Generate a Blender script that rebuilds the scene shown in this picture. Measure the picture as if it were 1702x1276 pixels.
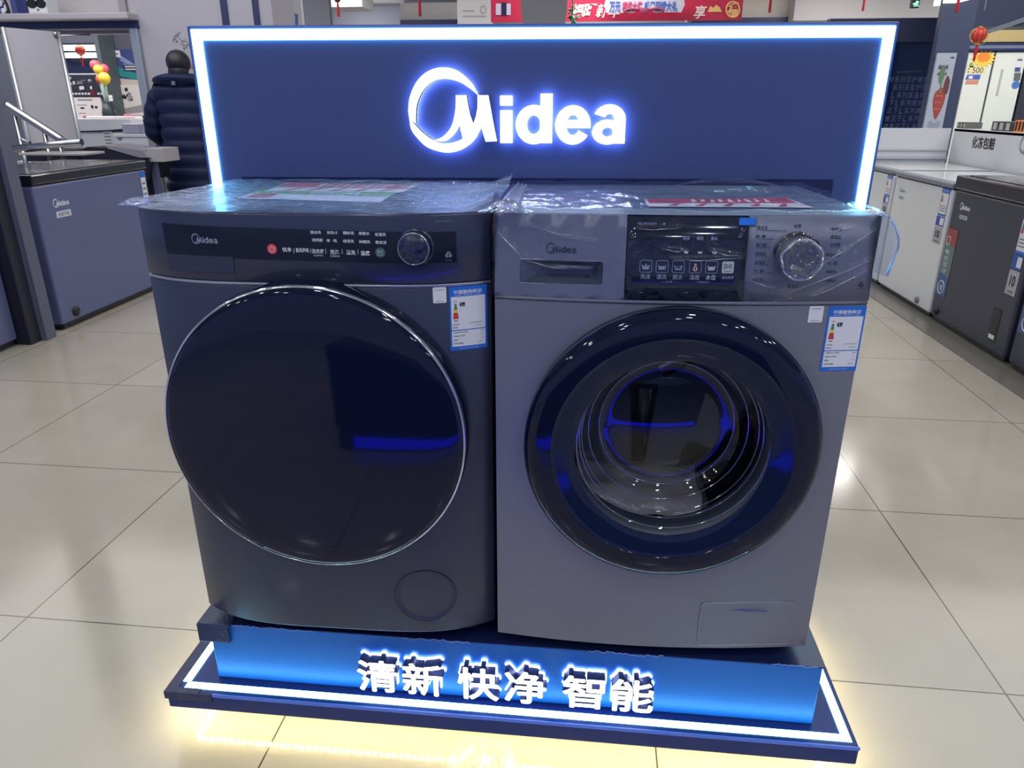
import bpy, bmesh, math, random
from mathutils import Vector, Matrix, noise
random.seed(7)
PI = math.pi
S = bpy.context.scene
COL = S.collection
for o in list(bpy.data.objects):
    bpy.data.objects.remove(o, do_unlink=True)

# ------------------------------------------------------------------ camera
CAM = Vector((0.1332, -1.1613, 1.2518)); FPX = 1211.14
YAW, PITCH, ROLL = 0.0901, -0.3682, -0.0004
cy, sy, cp, sp, cr, sr = (math.cos(YAW), math.sin(YAW), math.cos(PITCH), math.sin(PITCH), math.cos(ROLL), math.sin(ROLL))
_r = Vector((cy, sy, 0)); _f0 = Vector((-sy, cy, 0)); _u0 = Vector((0, 0, 1))
FWD = _f0*cp + _u0*sp; _up = _u0*cp - _f0*sp
RIGHT = _r*cr + _up*sr; UP = _up*cr - _r*sr
cd = bpy.data.cameras.new('camera'); cam = bpy.data.objects.new('camera', cd); COL.objects.link(cam)
cd.sensor_width = 36; cd.lens = FPX/1702*36; cd.clip_start = .02; cd.clip_end = 100
cam.matrix_world = Matrix(((RIGHT.x, UP.x, -FWD.x, CAM.x), (RIGHT.y, UP.y, -FWD.y, CAM.y), (RIGHT.z, UP.z, -FWD.z, CAM.z), (0, 0, 0, 1)))
S.camera = cam
S.view_settings.view_transform = 'Standard'; S.view_settings.look = 'None'
S.view_settings.exposure = 0.0; S.view_settings.gamma = 1; S.view_settings.use_curve_mapping = False
try:
    S.cycles.use_denoising = True; S.cycles.sample_clamp_indirect = 6.0
    S.cycles.max_bounces = 10; S.cycles.transparent_max_bounces = 16; S.cycles.caustics_reflective = False
except Exception: pass

# ------------------------------------------------------------------ world and lamps
wd = bpy.data.worlds.new('world'); S.world = wd; wd.use_nodes = True
bg = wd.node_tree.nodes['Background']; bg.inputs[0].default_value = (.20, .25, .46, 1); bg.inputs[1].default_value = 1.25

def lamp(name, loc, size, power, color=(1, .95, .88), rot=(0, 0, 0), sy=None, shape='DISK', spread=PI):
    l = bpy.data.lights.new(name, 'AREA'); l.shape = shape; l.size = size
    if sy: l.shape = 'RECTANGLE'; l.size_y = sy
    l.energy = power; l.color = color; l.spread = spread
    o = bpy.data.objects.new(name, l); COL.objects.link(o); o.location = loc; o.rotation_euler = rot
    return o
CEIL = 2.95
for ix, lx in enumerate((-3.6, -2.1, -.7, .9, 2.3, 3.8)):           # ceiling downlights of the shop aisle
    for iy, ly in enumerate((-3.4, -2.3, -1.1, .6)):
        lamp('downlight', (lx+.12*(iy % 2), ly, CEIL-.03), .13, 7.0, (.95, .97, 1))
for lx in (-3.4, 0.2, 3.6):                                         # tube panels deeper in the hall
    for ly in (7.0, 9.6, 11.6):
        lamp('ceiling_panel', (lx, ly, CEIL-.03), 1.2, 38, (1, .97, .93), sy=.5)
lamp('aisle_fill', (-3.3, 3.2, CEIL-.03), 3.4, 82, (1, .975, .93), sy=3.0)  # added soft fill, sized to light the aisle without sharp floor spots
lamp('side_room_fill', (-5.2, 6.6, CEIL-.03), 1.2, 60, (1, .97, .93), sy=.6)  # added lamp, brightens the dark room beyond the doorway
lamp('ceiling_panel', (6.3, 9.2, CEIL-.03), 1.2, 75, (1, .98, .94), sy=.5)  # extra lamp added only to brighten the cream fridge
lamp('side_room_fill', (-7.2, 7.2, CEIL-.03), 1.2, 40, (1, .97, .93), sy=.6)  # second added fill for the far end of the side room
lamp('aisle_fill', (3.1, 3.2, CEIL-.03), 3.4, 82, (1, .975, .93), sy=3.0)  # same added soft fill on the right of the aisle

# ------------------------------------------------------------------ colours and materials
def lin(c):
    if isinstance(c, str):
        c = tuple(int(c[i:i+2], 16)/255 for i in (1, 3, 5))
    else: c = tuple(v/255 for v in c)
    return tuple(v/12.92 if v <= .04045 else ((v+.055)/1.055)**2.4 for v in c) + (1,)
MATS = {}
def mat(name, col=(128, 128, 128), rough=.5, metal=0., spec=.5, emit=None, es=0., coat=0., var=0., vscale=8., bump=0., bscale=60.):
    if name in MATS: return MATS[name]
    m = bpy.data.materials.new(name); m.use_nodes = True; nt = m.node_tree
    b = nt.nodes['Principled BSDF']
    b.inputs['Base Color'].default_value = lin(col); b.inputs['Roughness'].default_value = rough
    b.inputs['Metallic'].default_value = metal; b.inputs['Specular IOR Level'].default_value = spec
    b.inputs['Coat Weight'].default_value = coat; b.inputs['Coat Roughness'].default_value = .04
    if emit is not None:
        b.inputs['Emission Color'].default_value = lin(emit); b.inputs['Emission Strength'].default_value = es
    tc = None
    if var or bump:
        tc = nt.nodes.new('ShaderNodeTexCoord')
    if var:
        n = nt.nodes.new('ShaderNodeTexNoise'); n.inputs['Scale'].default_value = vscale; n.inputs['Detail'].default_value = 4
        nt.links.new(tc.outputs['Object'], n.inputs['Vector'])
        mr = nt.nodes.new('ShaderNodeMapRange'); mr.inputs[3].default_value = max(.02, rough-var); mr.inputs[4].default_value = rough+var
        nt.links.new(n.outputs[0], mr.inputs[0]); nt.links.new(mr.outputs[0], b.inputs['Roughness'])
    if bump:
        n = nt.nodes.new('ShaderNodeTexNoise'); n.inputs['Scale'].default_value = bscale; n.inputs['Detail'].default_value = 3
        nt.links.new(tc.outputs['Object'], n.inputs['Vector'])
        bp = nt.nodes.new('ShaderNodeBump'); bp.inputs['Strength'].default_value = bump; bp.inputs['Distance'].default_value = .01
        nt.links.new(n.outputs[0], bp.inputs['Height']); nt.links.new(bp.outputs[0], b.inputs['Normal'])
    MATS[name] = m; return m
def clear_mat(name, tint=(255, 255, 255), gloss_rough=.05, base=.04, edge=.9, bump=0., bscale=(20, 20, 20), gloss_col=(255, 255, 255), haze=0.):
    """thin clear sheet: transparent mixed with a glossy coat by a Fresnel curve"""
    m = bpy.data.materials.new(name); m.use_nodes = True; nt = m.node_tree; nt.nodes.clear()
    out = nt.nodes.new('ShaderNodeOutputMaterial'); mix = nt.nodes.new('ShaderNodeMixShader')
    tr = nt.nodes.new('ShaderNodeBsdfTransparent'); tr.inputs[0].default_value = lin(tint)
    gl = nt.nodes.new('ShaderNodeBsdfGlossy'); gl.inputs['Roughness'].default_value = gloss_rough; gl.inputs['Color'].default_value = lin(gloss_col)
    lw = nt.nodes.new('ShaderNodeLayerWeight'); lw.inputs['Blend'].default_value = .5
    pw = nt.nodes.new('ShaderNodeMath'); pw.operation = 'POWER'; pw.inputs[1].default_value = 4
    mr = nt.nodes.new('ShaderNodeMapRange'); mr.inputs[3].default_value = base; mr.inputs[4].default_value = edge
    nt.links.new(lw.outputs['Facing'], pw.inputs[0]); nt.links.new(pw.outputs[0], mr.inputs[0]); nt.links.new(mr.outputs[0], mix.inputs[0])
    nt.links.new(tr.outputs[0], mix.inputs[1]); nt.links.new(gl.outputs[0], mix.inputs[2])
    last = mix
    if haze:
        df = nt.nodes.new('ShaderNodeBsdfDiffuse'); df.inputs[0].default_value = lin((235, 240, 250))
        m2 = nt.nodes.new('ShaderNodeMixShader'); m2.inputs[0].default_value = haze
        nt.links.new(mix.outputs[0], m2.inputs[1]); nt.links.new(df.outputs[0], m2.inputs[2]); last = m2
    nt.links.new(last.outputs[0], out.inputs[0])
    if bump:
        tc = nt.nodes.new('ShaderNodeTexCoord'); mp = nt.nodes.new('ShaderNodeMapping'); mp.inputs['Scale'].default_value = bscale
        n = nt.nodes.new('ShaderNodeTexNoise'); n.inputs['Scale'].default_value = 1; n.inputs['Detail'].default_value = 5; n.inputs['Distortion'].default_value = 1.2
        bp = nt.nodes.new('ShaderNodeBump'); bp.inputs['Strength'].default_value = bump; bp.inputs['Distance'].default_value = .02
        nt.links.new(tc.outputs['Object'], mp.inputs[0]); nt.links.new(mp.outputs[0], n.inputs['Vector'])
        nt.links.new(n.outputs[0], bp.inputs['Height']); nt.links.new(bp.outputs[0], gl.inputs['Normal'])
    MATS[name] = m; return m
def floor_mat():
    m = bpy.data.materials.new('polished_tile'); m.use_nodes = True; nt = m.node_tree; b = nt.nodes['Principled BSDF']
    tc = nt.nodes.new('ShaderNodeTexCoord'); mp = nt.nodes.new('ShaderNodeMapping'); mp.vector_type = 'TEXTURE'
    mp.inputs['Location'].default_value = (-1.2668, .2744, 0); mp.inputs['Rotation'].default_value = (0, 0, -.0213); mp.inputs['Scale'].default_value = (.8, .8, 1)
    nt.links.new(tc.outputs['Object'], mp.inputs[0])
    sep = nt.nodes.new('ShaderNodeSeparateXYZ'); nt.links.new(mp.outputs[0], sep.inputs[0])
    def M(op, *a):
        n = nt.nodes.new('ShaderNodeMath'); n.operation = op
        for i, v in enumerate(a):
            if isinstance(v, (int, float)): n.inputs[i].default_value = v
            else: nt.links.new(v, n.inputs[i])
        return n.outputs[0]
    d = []
    for k in (0, 1):
        fr = M('FRACT', M('ADD', sep.outputs[k], 100.)); d.append(M('MINIMUM', fr, M('SUBTRACT', 1., fr)))
    joint = M('LESS_THAN', M('MINIMUM', d[0], d[1]), .0022)
    wn = nt.nodes.new('ShaderNodeTexWhiteNoise'); wn.noise_dimensions = '2D'
    cb = nt.nodes.new('ShaderNodeCombineXYZ'); nt.links.new(M('FLOOR', sep.outputs[0]), cb.inputs[0]); nt.links.new(M('FLOOR', sep.outputs[1]), cb.inputs[1])
    nt.links.new(cb.outputs[0], wn.inputs['Vector'])
    ns = nt.nodes.new('ShaderNodeTexNoise'); ns.inputs['Scale'].default_value = 3.5; ns.inputs['Detail'].default_value = 6
    nt.links.new(tc.outputs['Object'], ns.inputs['Vector'])
    f = M('ADD', M('MULTIPLY', wn.outputs[0], .25), M('MULTIPLY', ns.outputs[0], .75))
    cr_ = nt.nodes.new('ShaderNodeValToRGB'); e = cr_.color_ramp.elements
    e[0].position = .2; e[0].color = lin((166, 160, 149)); e[1].position = .8; e[1].color = lin((182, 176, 164))
    nt.links.new(f, cr_.inputs[0])
    mx = nt.nodes.new('ShaderNodeMix'); mx.data_type = 'RGBA'; mx.inputs[7].default_value = lin((74, 68, 62))
    nt.links.new(joint, mx.inputs[0]); nt.links.new(cr_.outputs[0], mx.inputs[6]); nt.links.new(mx.outputs[2], b.inputs['Base Color'])
    rr = nt.nodes.new('ShaderNodeMapRange'); rr.inputs[3].default_value = .09; rr.inputs[4].default_value = .17
    nt.links.new(ns.outputs[0], rr.inputs[0]); nt.links.new(rr.outputs[0], b.inputs['Roughness'])
    b.inputs['Specular IOR Level'].default_value = .45
    return m

# ------------------------------------------------------------------ mesh building
def at(u, v, **k):
    """the point of the plane x=, y= or z= seen at photo pixel (u, v)"""
    d = FWD + RIGHT*((u-851)/FPX) - UP*((v-638)/FPX)
    a, val = list(k.items())[0]; i = 'xyz'.index(a)
    return CAM + d*((val-CAM[i])/d[i])
_TX = {}
def text_geo(s, bold=0., res=3):
    key = (s, bold, res)
    if key not in _TX:
        c = bpy.data.curves.new('t', 'FONT'); c.body = s; c.size = 1; c.offset = bold; c.resolution_u = res; c.fill_mode = 'BOTH'
        o = bpy.data.objects.new('t', c); COL.objects.link(o)
        dg = bpy.context.evaluated_depsgraph_get(); me = bpy.data.meshes.new_from_object(o.evaluated_get(dg))
        vs = [(v.co.x, v.co.y) for v in me.vertices]; fs = [tuple(p.vertices) for p in me.polygons]
        bpy.data.objects.remove(o, do_unlink=True); bpy.data.curves.remove(c); bpy.data.meshes.remove(me)
        x0 = min(v[0] for v in vs); x1 = max(v[0] for v in vs); y0 = min(v[1] for v in vs); y1 = max(v[1] for v in vs)
        _TX[key] = ([(v[0]-x0, v[1]-y0) for v in vs], fs, x1-x0, y1-y0)
    return _TX[key]
ROOTM = {}
class MB:
    def __init__(s, M=None):
        s.v = []; s.f = []; s.mi = []; s.sm = []; s.M = M or Matrix.Identity(4); s.cur = 0; s.smooth = False
    def add(s, vs, fs, smooth=None):
        n = len(s.v); s.v += [s.M @ Vector(v) for v in vs]
        for f in fs: s.f.append(tuple(i+n for i in f)); s.mi.append(s.cur); s.sm.append(s.smooth if smooth is None else smooth)
        return s
    def m(s, i): s.cur = i; return s
    def box(s, x0, x1, y0, y1, z0, z1, bev=0., R=None):
        vs = []
        if bev <= 0:
            vs = [(x, y, z) for x in (x0, x1) for y in (y0, y1) for z in (z0, z1)]
            fs = [(0, 1, 3, 2), (4, 6, 7, 5), (0, 4, 5, 1), (2, 3, 7, 6), (0, 2, 6, 4), (1, 5, 7, 3)]
        else:
            bm = bmesh.new(); bmesh.ops.create_cube(bm, size=1)
            for v in bm.verts: v.co = Vector(((x0+x1)/2+v.co.x*(x1-x0), (y0+y1)/2+v.co.y*(y1-y0), (z0+z1)/2+v.co.z*(z1-z0)))
            bmesh.ops.bevel(bm, geom=bm.edges[:], offset=bev, segments=2, profile=.5, affect='EDGES')
            bm.verts.index_update(); vs = [v.co.copy() for v in bm.verts]; fs = [tuple(v.index for v in f.verts) for f in bm.faces]; bm.free()
        if R is not None: vs = [R @ Vector(v) for v in vs]
        return s.add(vs, fs)
    def prism(s, pts, d, cap=True):
        """closed outline of 3D points pushed along vector d"""
        n = len(pts); d = Vector(d); pts = [Vector(p) for p in pts]
        vs = pts+[p+d for p in pts]
        fs = [(i, (i+1) % n, (i+1) % n+n, i+n) for i in range(n)]
        if cap: fs += [tuple(range(n))[::-1], tuple(range(n, 2*n))]
        return s.add(vs, fs)
    def quad(s, a, b, c, d): return s.add([a, b, c, d], [(0, 1, 2, 3)])
    def tube(s, pts, r, seg=10, cap=True, closed=False):
        pts = [Vector(p) for p in pts]; n = len(pts); vs = []; fs = []
        rs = r if isinstance(r, (list, tuple)) else [r]*n
        up = None
        for i, p in enumerate(pts):
            if closed: t = pts[(i+1) % n]-pts[i-1]
            else: t = pts[min(i+1, n-1)]-pts[max(i-1, 0)]
            t.normalize()
            if up is None: up = t.orthogonal().normalized()
            up = (up-t*up.dot(t)).normalized(); w = t.cross(up)
            for k in range(seg):
                a = 2*PI*k/seg; vs.append(p+(up*math.cos(a)+w*math.sin(a))*rs[i])
        m = n if closed else n-1
        for i in range(m):
            for k in range(seg):
                a, b = i*seg+k, i*seg+(k+1) % seg; c, d = ((i+1) % n)*seg+(k+1) % seg, ((i+1) % n)*seg+k
                fs.append((a, b, c, d))
        s.add(vs, fs, True)
        if cap and not closed:
            s.add(vs[:seg], [tuple(range(seg))[::-1]], False); s.add(vs[-seg:], [tuple(range(seg))], False)
        return s
    def lathe(s, prof, c=(0, 0, 0), axis='z', seg=48, smooth=True, a0=0., a1=2*PI, sx=1., sz=1.):
        """prof = [(radius, height)...]; axis 'z' up, 'y' towards -y (out of a front)"""
        vs = []; fs = []; full = abs(a1-a0-2*PI) < 1e-6; n = seg if full else seg+1
        for r, h in prof:
            for k in range(n):
                a = a0+(a1-a0)*k/seg; x, y = r*math.cos(a)*sx, r*math.sin(a)*sz
                vs.append((c[0]+x, c[1]+y, c[2]+h) if axis == 'z' else (c[0]+x, c[1]-h, c[2]+y))
        for i in range(len(prof)-1):
            for k in range(seg):
                a, b = i*n+k, i*n+(k+1) % n
                fs.append((a, b, b+n, a+n))
        return s.add(vs, fs, smooth)
    def sphere(s, c, r, seg=20, rings=12, sc=(1, 1, 1)):
        vs = [(c[0], c[1], c[2]-r*sc[2])]; fs = []
        for i in range(1, rings):
            t = -PI/2+PI*i/rings
            for k in range(seg):
                a = 2*PI*k/seg; vs.append((c[0]+r*sc[0]*math.cos(t)*math.cos(a), c[1]+r*sc[1]*math.cos(t)*math.sin(a), c[2]+r*sc[2]*math.sin(t)))
        vs.append((c[0], c[1], c[2]+r*sc[2]))
        for k in range(seg):
            fs.append((0, 1+(k+1) % seg, 1+k)); e = 1+(rings-2)*seg; fs.append((e+k, e+(k+1) % seg, len(vs)-1))
        for i in range(rings-2):
            for k in range(seg):
                a, b = 1+i*seg+k, 1+i*seg+(k+1) % seg; fs.append((a, b, b+seg, a+seg))
        return s.add(vs, fs, True)
    def grid(s, fn, nu, nv, smooth=True):
        vs = [fn(i/nu, j/nv) for j in range(nv+1) for i in range(nu+1)]
        fs = [(j*(nu+1)+i, j*(nu+1)+i+1, (j+1)*(nu+1)+i+1, (j+1)*(nu+1)+i) for j in range(nv) for i in range(nu)]
        return s.add(vs, fs, smooth)
    def poly(s, pts, fn, ex=0.):
        """2D outline (any shape) filled, mapped by fn(x, z, depth); ex gives it thickness"""
        bm = bmesh.new(); vs = [bm.verts.new((p[0], p[1], 0)) for p in pts]
        es = [bm.edges.new((vs[i], vs[(i+1) % len(vs)])) for i in range(len(vs))]
        bmesh.ops.triangle_fill(bm, use_beauty=True, edges=es)
        bm.verts.index_update(); P = [(v.co.x, v.co.y) for v in bm.verts]; F = [tuple(v.index for v in f.verts) for f in bm.faces]; bm.free()
        s.flat(P, F, fn, ex); return s
    def flat(s, P, F, fn, ex=0.):
        s.add([fn(x, z, ex) for x, z in P], F)
        if ex:
            from collections import Counter
            s.add([fn(x, z, 0) for x, z in P], [f[::-1] for f in F])
            c = Counter(tuple(sorted((f[i], f[(i+1) % len(f)]))) for f in F for i in range(len(f)))
            vs = []; fs = []
            for (a, b), k in c.items():
                if k == 1:
                    n = len(vs); vs += [fn(*P[a], 0), fn(*P[b], 0), fn(*P[b], ex), fn(*P[a], ex)]; fs.append((n, n+1, n+2, n+3))
            s.add(vs, fs)
    def text(s, t, cx, cz, h, fn, w=None, bold=.0, ex=0., res=3, left=False, strike=0.):
        if strike:                                                  # heavier weight: the same glyph struck several times
            for i, (a, c) in enumerate(((0, 0), (1, 0), (-1, 0), (0, 1), (0, -1), (.7, .7), (-.7, .7), (.7, -.7), (-.7, -.7))):
                s.text(t, cx+a*strike, cz+c*strike, h-2*strike, (lambda x, z, d, i=i: fn(x, z, d-.00004*i)), w-2*strike, bold, ex, res)
            return s
        P, F, W, H = text_geo(t, bold, res)
        kz = h/H; kx = (w/W) if w else kz
        ox = cx if left else cx-W*kx/2
        s.flat([(ox+x*kx, cz-h/2+z*kz) for x, z in P], F, fn, ex); return s
    def build(s, name, mats, parent=None, sub=0, solid=0., origin=True, weld=True):
        if not isinstance(mats, (list, tuple)): mats = [mats]
        me = bpy.data.meshes.new(name)
        if parent is not None:
            Mi = ROOTM[parent.name].inverted(); vs = [Mi @ v for v in s.v]; loc = None
        else:
            xs = [v.x for v in s.v]; ys = [v.y for v in s.v]; zs = [v.z for v in s.v]
            loc = Vector(((min(xs)+max(xs))/2, (min(ys)+max(ys))/2, min(zs))) if origin else Vector((0, 0, 0))
            vs = [v-loc for v in s.v]
        me.from_pydata([tuple(v) for v in vs], [], s.f)
        for m_ in mats: me.materials.append(m_)
        for p, i, q in zip(me.polygons, s.mi, s.sm): p.material_index = i; p.use_smooth = q
        if weld:
            bm = bmesh.new(); bm.from_mesh(me); bmesh.ops.remove_doubles(bm, verts=bm.verts, dist=1e-6)
            bmesh.ops.recalc_face_normals(bm, faces=bm.faces); bm.to_mesh(me); bm.free()
        o = bpy.data.objects.new(name, me); COL.objects.link(o)
        if parent is not None: o.parent = parent; ROOTM[o.name] = ROOTM[parent.name]
        else: o.location = loc; ROOTM[o.name] = Matrix.Translation(loc)
        if solid:
            md = o.modifiers.new('solid', 'SOLIDIFY'); md.thickness = solid; md.offset = 0
        if sub:
            md = o.modifiers.new('sub', 'SUBSURF'); md.levels = sub; md.render_levels = sub
        return o
def tag(o, label, cat, group=None):
    o['label'] = label; o['category'] = cat
    if group: o['group'] = group
    return o
def thing(name, label, cat, loc, rz=0., group=None):
    o = bpy.data.objects.new(name, None); COL.objects.link(o); o.location = loc; o.rotation_euler = (0, 0, rz)
    o.empty_display_size = .1
    ROOTM[o.name] = Matrix.Translation(Vector(loc)) @ Matrix.Rotation(rz, 4, 'Z')
    return tag(o, label, cat, group)
def struct(o):
    o['kind'] = 'structure'; return o
def stuff(o): o['kind'] = 'stuff'; return o
def rrect(x0, x1, z0, z1, r, n=5):
    pts = []
    for cx, cz, a in ((x1-r, z1-r, 0), (x0+r, z1-r, PI/2), (x0+r, z0+r, PI), (x1-r, z0+r, 1.5*PI)):
        for i in range(n+1): pts.append((cx+r*math.cos(a+PI/2*i/n), cz+r*math.sin(a+PI/2*i/n)))
    return pts
def circ(cx, cz, r, n=40, rz=None): return [(cx+r*math.cos(2*PI*i/n), cz+(rz or r)*math.sin(2*PI*i/n)) for i in range(n)]
def spline(pts, n=8, closed=False):
    out = []; N = len(pts)
    for i in range(N if closed else N-1):
        g = lambda k: pts[k % N] if closed else pts[max(0, min(N-1, k))]
        p0, p1, p2, p3 = g(i-1), g(i), g(i+1), g(i+2)
        for j in range(n):
            t = j/n
            out.append(tuple(.5*(2*b+(c-a)*t+(2*a-5*b+4*c-d)*t*t+(3*b-a-3*c+d)*t**3) for a, b, c, d in zip(p0, p1, p2, p3)))
    if not closed: out.append(tuple(pts[-1]))
    return out

# ------------------------------------------------------------------ materials used all over
M_floor = floor_mat()
M_wall = mat('lilac_grey_wall', (168, 166, 180), .6)
M_ceil = mat('ceiling_white', (205, 206, 210), .8)
M_beam = mat('beam_grey', (172, 168, 178), .6)
M_slate = mat('slate_blue_paint', (72, 82, 112), .45)
M_navy = mat('navy_panel', (38, 50, 92), .35)
M_dark = mat('dark_gap', (16, 18, 26), .6)
M_white = mat('white_plastic', (225, 228, 230), .35)
M_wgloss = mat('white_gloss_enamel', (222, 226, 228), .16, coat=.4)
M_steel = mat('brushed_steel', (176, 178, 182), .25, metal=1.)
M_chrome = mat('chrome_trim', (215, 218, 225), .12, metal=1.)
M_black = mat('black_plastic', (22, 24, 32), .4)
M_ink = mat('black_print', (26, 26, 30), .6)
M_wprint = mat('white_print', (222, 226, 238), .5)
M_gprint = mat('grey_print', (120, 124, 136), .5)
M_red = mat('red_print', (196, 40, 44), .5)
M_redcloth = mat('red_tassel_thread', (176, 24, 40), .7)
M_gold = mat('gold_trim', (206, 164, 84), .35, metal=.6)
M_blueprint = mat('blue_print', (28, 108, 206), .45)
M_paper = mat('white_paper', (222, 222, 226), .6)
M_yel = mat('yellow_print', (232, 206, 60), .55)
M_orange = mat('orange_print', (236, 132, 40), .5)
M_green = mat('green_print', (60, 130, 84), .5)
M_greenl = mat('leaf_green', (128, 176, 72), .6)
M_cream = mat('cream_enamel', (226, 232, 222), .22, coat=.3)

# ------------------------------------------------------------------ the room
b = MB(); b.box(-11, 11, -6, 14, -.1, 0); fl = struct(b.build('floor', M_floor, origin=False))
b = MB(); b.box(-11, 11, -6, 14, CEIL, CEIL+.1); struct(b.build('ceiling', M_ceil, origin=False))
WY = 5.2                                        # the wall with the doorway on the left
def zx(u, v, **k): p = at(u, v, **k); return p
xa = at(232, 45, y=WY).x; xg = at(452, 20, y=WY).x
b = MB(); b.box(xa, xg, WY, WY+.5, 0, CEIL); struct(b.build('wall_left', M_wall, origin=False))
for k, (u0, u1) in enumerate(((366, 377), (419, 429))):
    x0, x1 = at(u0, 10, y=WY-.012).x, at(u1, 10, y=WY-.012).x
    b = MB(); b.box(x0, x1, WY-.012, WY-.0005, 0, CEIL); struct(b.build('trim_%d' % (k+1), M_navy, origin=False))
# faint frost-like wall drawing beside the head of the person
p = at(308, 72, y=WY-.004)
b = MB(); random.seed(3)
for i in range(26):
    a = random.uniform(0, PI); x = p.x+random.uniform(-.09, .09); z = p.z+random.uniform(-.07, .07); l = random.uniform(.01, .045)
    b.tube([(x-l*math.cos(a), WY-.003, z-l*math.sin(a)), (x+l*math.cos(a), WY-.003, z+l*math.sin(a))], .0022, 4)
struct(b.build('trim_3', mat('faint_grey_line', (150, 149, 165), .7), origin=False))
# doorway header beams
zb1, zt1 = at(100, 36, y=WY).z, at(100, 21, y=WY-.15).z
b = MB(); b.box(-6.5, xa, WY-.15, WY+.35, zb1, zt1, .01); struct(b.build('trim_4', M_beam, origin=False))
zb0 = at(150, 48, y=WY).z
b = MB(); b.box(-6.5, xa, WY-.02, WY+.3, zb0, zb1); struct(b.build('trim_5', M_navy, origin=False))
b = MB(); b.box(-6.5, xa, WY+.35, WY+.45, zt1, CEIL); struct(b.build('wall_upper', mat('pale_lilac_panel', (206, 200, 206), .6), origin=False))
x0, x1 = at(199, 10, y=WY+.34).x, at(211, 10, y=WY+.34).x
b = MB(); b.box(x0, x1, WY+.32, WY+.349, zt1+.002, CEIL); struct(b.build('trim_6', M_beam, origin=False))
# door jamb and inner header
x0, x1 = at(219, 60, y=WY).x, xa
b = MB(); b.box(x0, x0+.07, WY-.03, WY+.06, 0, zb0, .006); b.box(x0+.07, x1, WY+.0, WY+.25, 0, zb0); struct(b.build('trim_7', mat('grey_aluminium', (168, 176, 186), .35, metal=.6), origin=False))
zi = at(150, 58, y=WY+.3).z
b = MB(); b.box(-6.5, xa, WY+.2, WY+.3, zi, zb0); struct(b.build('trim_8', M_beam, origin=False))
# room beyond the doorway
RY = 8.6
b = MB(); b.box(-9.5, -3.0, RY, RY+.1, 0, CEIL); struct(b.build('wall_far_left', mat('dark_grey_wall', (92, 96, 110), .6), origin=False))
x0, x1 = at(100, 75, y=RY).x, at(178, 75, y=RY).x
z0, z1 = at(150, 122, y=RY).z, at(150, 72, y=RY).z
b = MB(); b.box(x0-.6, x1, RY-.02, RY-.0005, z0, z1); struct(b.build('trim_9', mat('dark_blue_band', (24, 34, 66), .4), origin=False))
x0, x1 = at(166, 100, y=RY-.3).x, at(188, 180, y=RY-.3).x
b = MB(); b.box(x0, x1, RY-.35, RY-.03, 0, CEIL); struct(b.build('trim_10', mat('grey_green_column', (86, 98, 104), .6), origin=False))

# back of the hall
BY = 12.6
b = MB(); b.box(-8, 9, BY, BY+.1, 0, CEIL); struct(b.build('wall_back', mat('grey_back_wall', (150, 154, 172), .6), origin=False))
def slab(name, u0, u1, v0, v1, y, m, d=.3):
    A, B = at(u0, v0, y=y), at(u1, v1, y=y)
    b = MB(); b.box(A.x, B.x, y, y+d, min(A.z, B.z), max(A.z, B.z)); return struct(b.build(name, m, origin=False))
slab('trim_11', 498, 602, -30, 11, 10.0, M_ceil, .6)
slab('trim_12', 602, 672, -30, 5, 11.4, mat('pale_soffit', (196, 198, 206), .6), .4)
slab('trim_13', 665, 765, 5, 33, 11.2, mat('soffit_white', (206, 204, 206), .6), .5)
slab('trim_14', 665, 765, 33, 60, 11.1, M_navy, .4)
slab('trim_15', 1150, 1325, -20, 30, 11.2, mat('warm_soffit', (214, 208, 200), .6), .5)
slab('trim_16', 1150, 1325, 30, 70, 11.1, M_navy, .4)
slab('trim_17', 1325, 1572, -20, 32, 10.8, mat('grey_soffit', (176, 174, 176), .6), .8)
slab('trim_18', 490, 497, 0, 60, 9.0, M_white, .05)
slab('trim_19', 499, 503, 12, 60, 8.9, mat('maroon_edge', (80, 40, 48), .6), .03)
# dark text wall, pillar and dark bulkhead on the right
TY = 6.3
A, B = at(1380, 31, y=TY), at(1585, 31, y=TY)
b = MB(); b.box(A.x, B.x, TY, TY+.1, 0, A.z); struct(b.build('wall_right', mat('dark_navy_glass', (14, 28, 66), .16, spec=.4), origin=False))
b = MB(); A2 = at(1495, 31, y=TY-.01); b.box(A.x, B.x, TY-.02, TY-.001, at(1520, 70, y=TY).z, A2.z); struct(b.build('trim_20', mat('slate_dark_band', (44, 50, 84), .5), origin=False))
PY = 5.55
x0 = at(1546, 130, y=PY).x; x1 = at(1599, 140, y=PY).x; zz = at(1600, 40, y=PY).z
b = MB(); b.box(x0, x1, PY, PY+.07, 0, CEIL); struct(b.build('trim_21', M_slate, origin=False))
# bulkhead running forward over the freezers
zb = at(1702, 30, x=3.3).z
b = MB(); b.box(x1, 6.5, PY-.0, PY+.3, at(1660, 44, y=PY).z, CEIL); struct(b.build('trim_22', mat('slate_dark', (58, 66, 94), .5), origin=False))
b = MB(); pz = [at(1640, 50, y=PY-.02), at(1704, 28, y=PY-.02), at(1704, 36, y=PY-.02), at(1646, 55, y=PY-.02)]
b.prism(pz, (0, .02, 0)); struct(b.build('trim_23', mat('grey_edge_strip', (120, 128, 142), .5), origin=False))
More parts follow.
